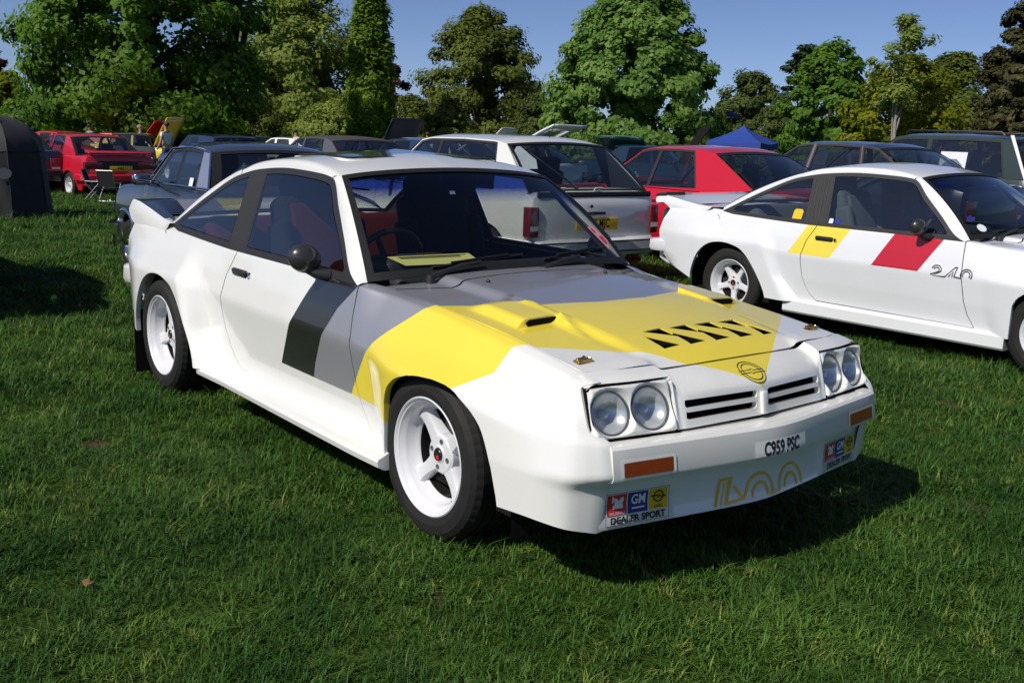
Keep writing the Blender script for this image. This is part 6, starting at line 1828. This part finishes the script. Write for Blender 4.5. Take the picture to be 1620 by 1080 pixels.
def grass():
    rng = np.random.default_rng(5)
    m, nt, out = newmat('grass_blades')
    b = nt.nodes.new('ShaderNodeBsdfPrincipled'); b.inputs['Roughness'].default_value = .55; b.inputs['Specular IOR Level'].default_value = .3
    ge = nt.nodes.new('ShaderNodeNewGeometry'); oi = nt.nodes.new('ShaderNodeObjectInfo')
    n = nt.nodes.new('ShaderNodeTexNoise'); n.inputs['Scale'].default_value = 1.1; n.inputs['Detail'].default_value = 8; n.inputs['Roughness'].default_value = .62
    nt.links.new(ge.outputs['Position'], n.inputs['Vector'])
    r = nt.nodes.new('ShaderNodeValToRGB'); e = r.color_ramp.elements
    e[0].position = .34; e[0].color = (.024, .082, .010, 1); e[1].position = .66; e[1].color = (.098, .196, .032, 1)
    nt.links.new(n.outputs[0], r.inputs[0])
    r2 = nt.nodes.new('ShaderNodeValToRGB'); f = r2.color_ramp.elements
    f[0].position = 0; f[0].color = (.6, .65, .6, 1); f[1].position = .90; f[1].color = (1.3, 1.25, 1.1, 1); z = f.new(.97); z.color = (3.0, 1.9, 2.2, 1); z = f.new(1.0); z.color = (3.6, 1.7, 2.6, 1)
    nt.links.new(oi.outputs['Random'], r2.inputs[0])
    mu = nt.nodes.new('ShaderNodeMix'); mu.data_type = 'RGBA'; mu.blend_type = 'MULTIPLY'; mu.inputs[0].default_value = 1
    nt.links.new(r.outputs[0], mu.inputs[6]); nt.links.new(r2.outputs[0], mu.inputs[7]); nt.links.new(mu.outputs[2], b.inputs['Base Color'])
    t = nt.nodes.new('ShaderNodeBsdfTranslucent'); nt.links.new(mu.outputs[2], t.inputs[0])
    ms = nt.nodes.new('ShaderNodeMixShader'); ms.inputs[0].default_value = .3
    nt.links.new(b.outputs[0], ms.inputs[1]); nt.links.new(t.outputs[0], ms.inputs[2]); nt.links.new(ms.outputs[0], out.inputs[0])
    tufts = bpy.data.collections.new('grass_tufts')
    for k in range(5):
        V = []; F = []
        nb = 16 if k < 4 else 9
        for q in range(nb):
            a = rng.random()*2*math.pi; r0 = .035*math.sqrt(rng.random()); bx, by = r0*math.cos(a), r0*math.sin(a)
            h = (.012+.022*rng.random())*(1.0 if k < 4 else 1.7); ln = (.5+1.6*rng.random())*h; d = rng.random()*2*math.pi; w = .0016+.0014*rng.random()
            px_, py_ = -math.sin(d)*w, math.cos(d)*w; i0 = len(V)
            V += [(bx-px_, by-py_, -.004), (bx+px_, by+py_, -.004), (bx+px_*.8+math.cos(d)*ln*.35, by+py_*.8+math.sin(d)*ln*.35, h*.62), (bx-px_*.8+math.cos(d)*ln*.35, by-py_*.8+math.sin(d)*ln*.35, h*.62), (bx+math.cos(d)*ln, by+math.sin(d)*ln, h)]
            F += [(i0, i0+1, i0+2, i0+3), (i0+3, i0+2, i0+4)]
        me = bpy.data.meshes.new('tuft'); me.from_pydata(V, [], F); me.materials.append(m); o = bpy.data.objects.new('tuft', me); tufts.objects.link(o)
    # points: dense near the camera, thinning out with distance
    P = []; S = []
    for d0, d1, dens, sc in ((1.2, 3.2, 1500, .95), (3.2, 5.5, 1150, 1.0), (5.5, 9, 520, 1.25), (9, 15, 170, 1.7), (15, 26, 50, 2.3)):
        a0, a1 = YAW-R(31), YAW+R(31); area = (a1-a0)/2*(d1*d1-d0*d0); n_ = int(area*dens)
        rr = np.sqrt(rng.random(n_)*(d1*d1-d0*d0)+d0*d0); aa = a0+(a1-a0)*rng.random(n_)
        x = CAM_LOC[0]+rr*np.cos(aa); y = CAM_LOC[1]+rr*np.sin(aa)
        # clumpy: thin out by a cheap lattice noise
        f1 = np.sin(x*5.1+1.7*np.sin(y*3.3))*np.sin(y*4.7+1.3*np.sin(x*2.9)); keep = rng.random(n_) < .82+.25*f1
        for bx, by, br in BARE:      # worn spots
            q = ((x-bx)**2+(y-by)**2)/br**2; keep &= rng.random(n_) > .93*np.exp(-q*1.5)
        x, y, f1 = x[keep], y[keep], f1[keep]
        P.append(np.stack([x, y, ground_z(x, y)], 1)); S.append(sc*(.75+.35*f1+.5*rng.random(len(x))))
    P = np.concatenate(P); S = np.concatenate(S)
    me = bpy.data.meshes.new('grass'); me.vertices.add(len(P)); me.vertices.foreach_set('co', P.astype(np.float32).ravel())
    a = me.attributes.new('size', 'FLOAT', 'POINT'); a.data.foreach_set('value', S.astype(np.float32))
    a = me.attributes.new('turn', 'FLOAT', 'POINT'); a.data.foreach_set('value', (rng.random(len(P))*6.283).astype(np.float32)); me.update()
    o = bpy.data.objects.new('grass', me); COL.objects.link(o); tag(o, 'short mown lawn grass, thick and uneven', 'grass', kind='stuff')
    ng = bpy.data.node_groups.new('grass_scatter', 'GeometryNodeTree')
    ng.interface.new_socket('Geometry', in_out='INPUT', socket_type='NodeSocketGeometry'); ng.interface.new_socket('Geometry', in_out='OUTPUT', socket_type='NodeSocketGeometry')
    N = ng.nodes; gi, go = N.new('NodeGroupInput'), N.new('NodeGroupOutput'); ci = N.new('GeometryNodeCollectionInfo'); ci.inputs['Collection'].default_value = tufts; ci.inputs['Separate Children'].default_value = True; ci.inputs['Reset Children'].default_value = True
    ip = N.new('GeometryNodeInstanceOnPoints'); ip.inputs['Pick Instance'].default_value = True
    na = N.new('GeometryNodeInputNamedAttribute'); na.data_type = 'FLOAT'; na.inputs['Name'].default_value = 'size'
    nb_ = N.new('GeometryNodeInputNamedAttribute'); nb_.data_type = 'FLOAT'; nb_.inputs['Name'].default_value = 'turn'
    cx = N.new('ShaderNodeCombineXYZ'); rn = N.new('FunctionNodeRandomValue'); rn.data_type = 'INT'; rn.inputs[4].default_value = 0; rn.inputs[5].default_value = 4
    L_ = ng.links; L_.new(gi.outputs[0], ip.inputs['Points']); L_.new(ci.outputs[0], ip.inputs['Instance']); L_.new(nb_.outputs[0], cx.inputs[2]); L_.new(cx.outputs[0], ip.inputs['Rotation']); L_.new(na.outputs[0], ip.inputs['Scale']); L_.new(rn.outputs[2], ip.inputs['Instance Index']); L_.new(ip.outputs[0], go.inputs[0])
    md = o.modifiers.new('scatter', 'NODES'); md.node_group = ng
grass()
# one dry leaf on the lawn
d = pix_ground(138, 926, .03)
g = MB(); g.add([(d[0]+a*.62, d[1]+b*.62, .034+c) for a, b, c in ((-.05, 0, 0), (-.03, .022, .012), (-.012, .012, .002), (.005, .034, .010), (.02, .012, .004), (.06, .004, .018), (.018, -.014, .002), (.0, -.032, .010), (-.016, -.012, .0), (-.034, -.018, .008))], [tuple(range(10))])
tag(g.build('fallen_leaf', mat('dry_leaf', (.22, .11, .045), .8)), 'dry brown leaf lying on the lawn', 'leaf')
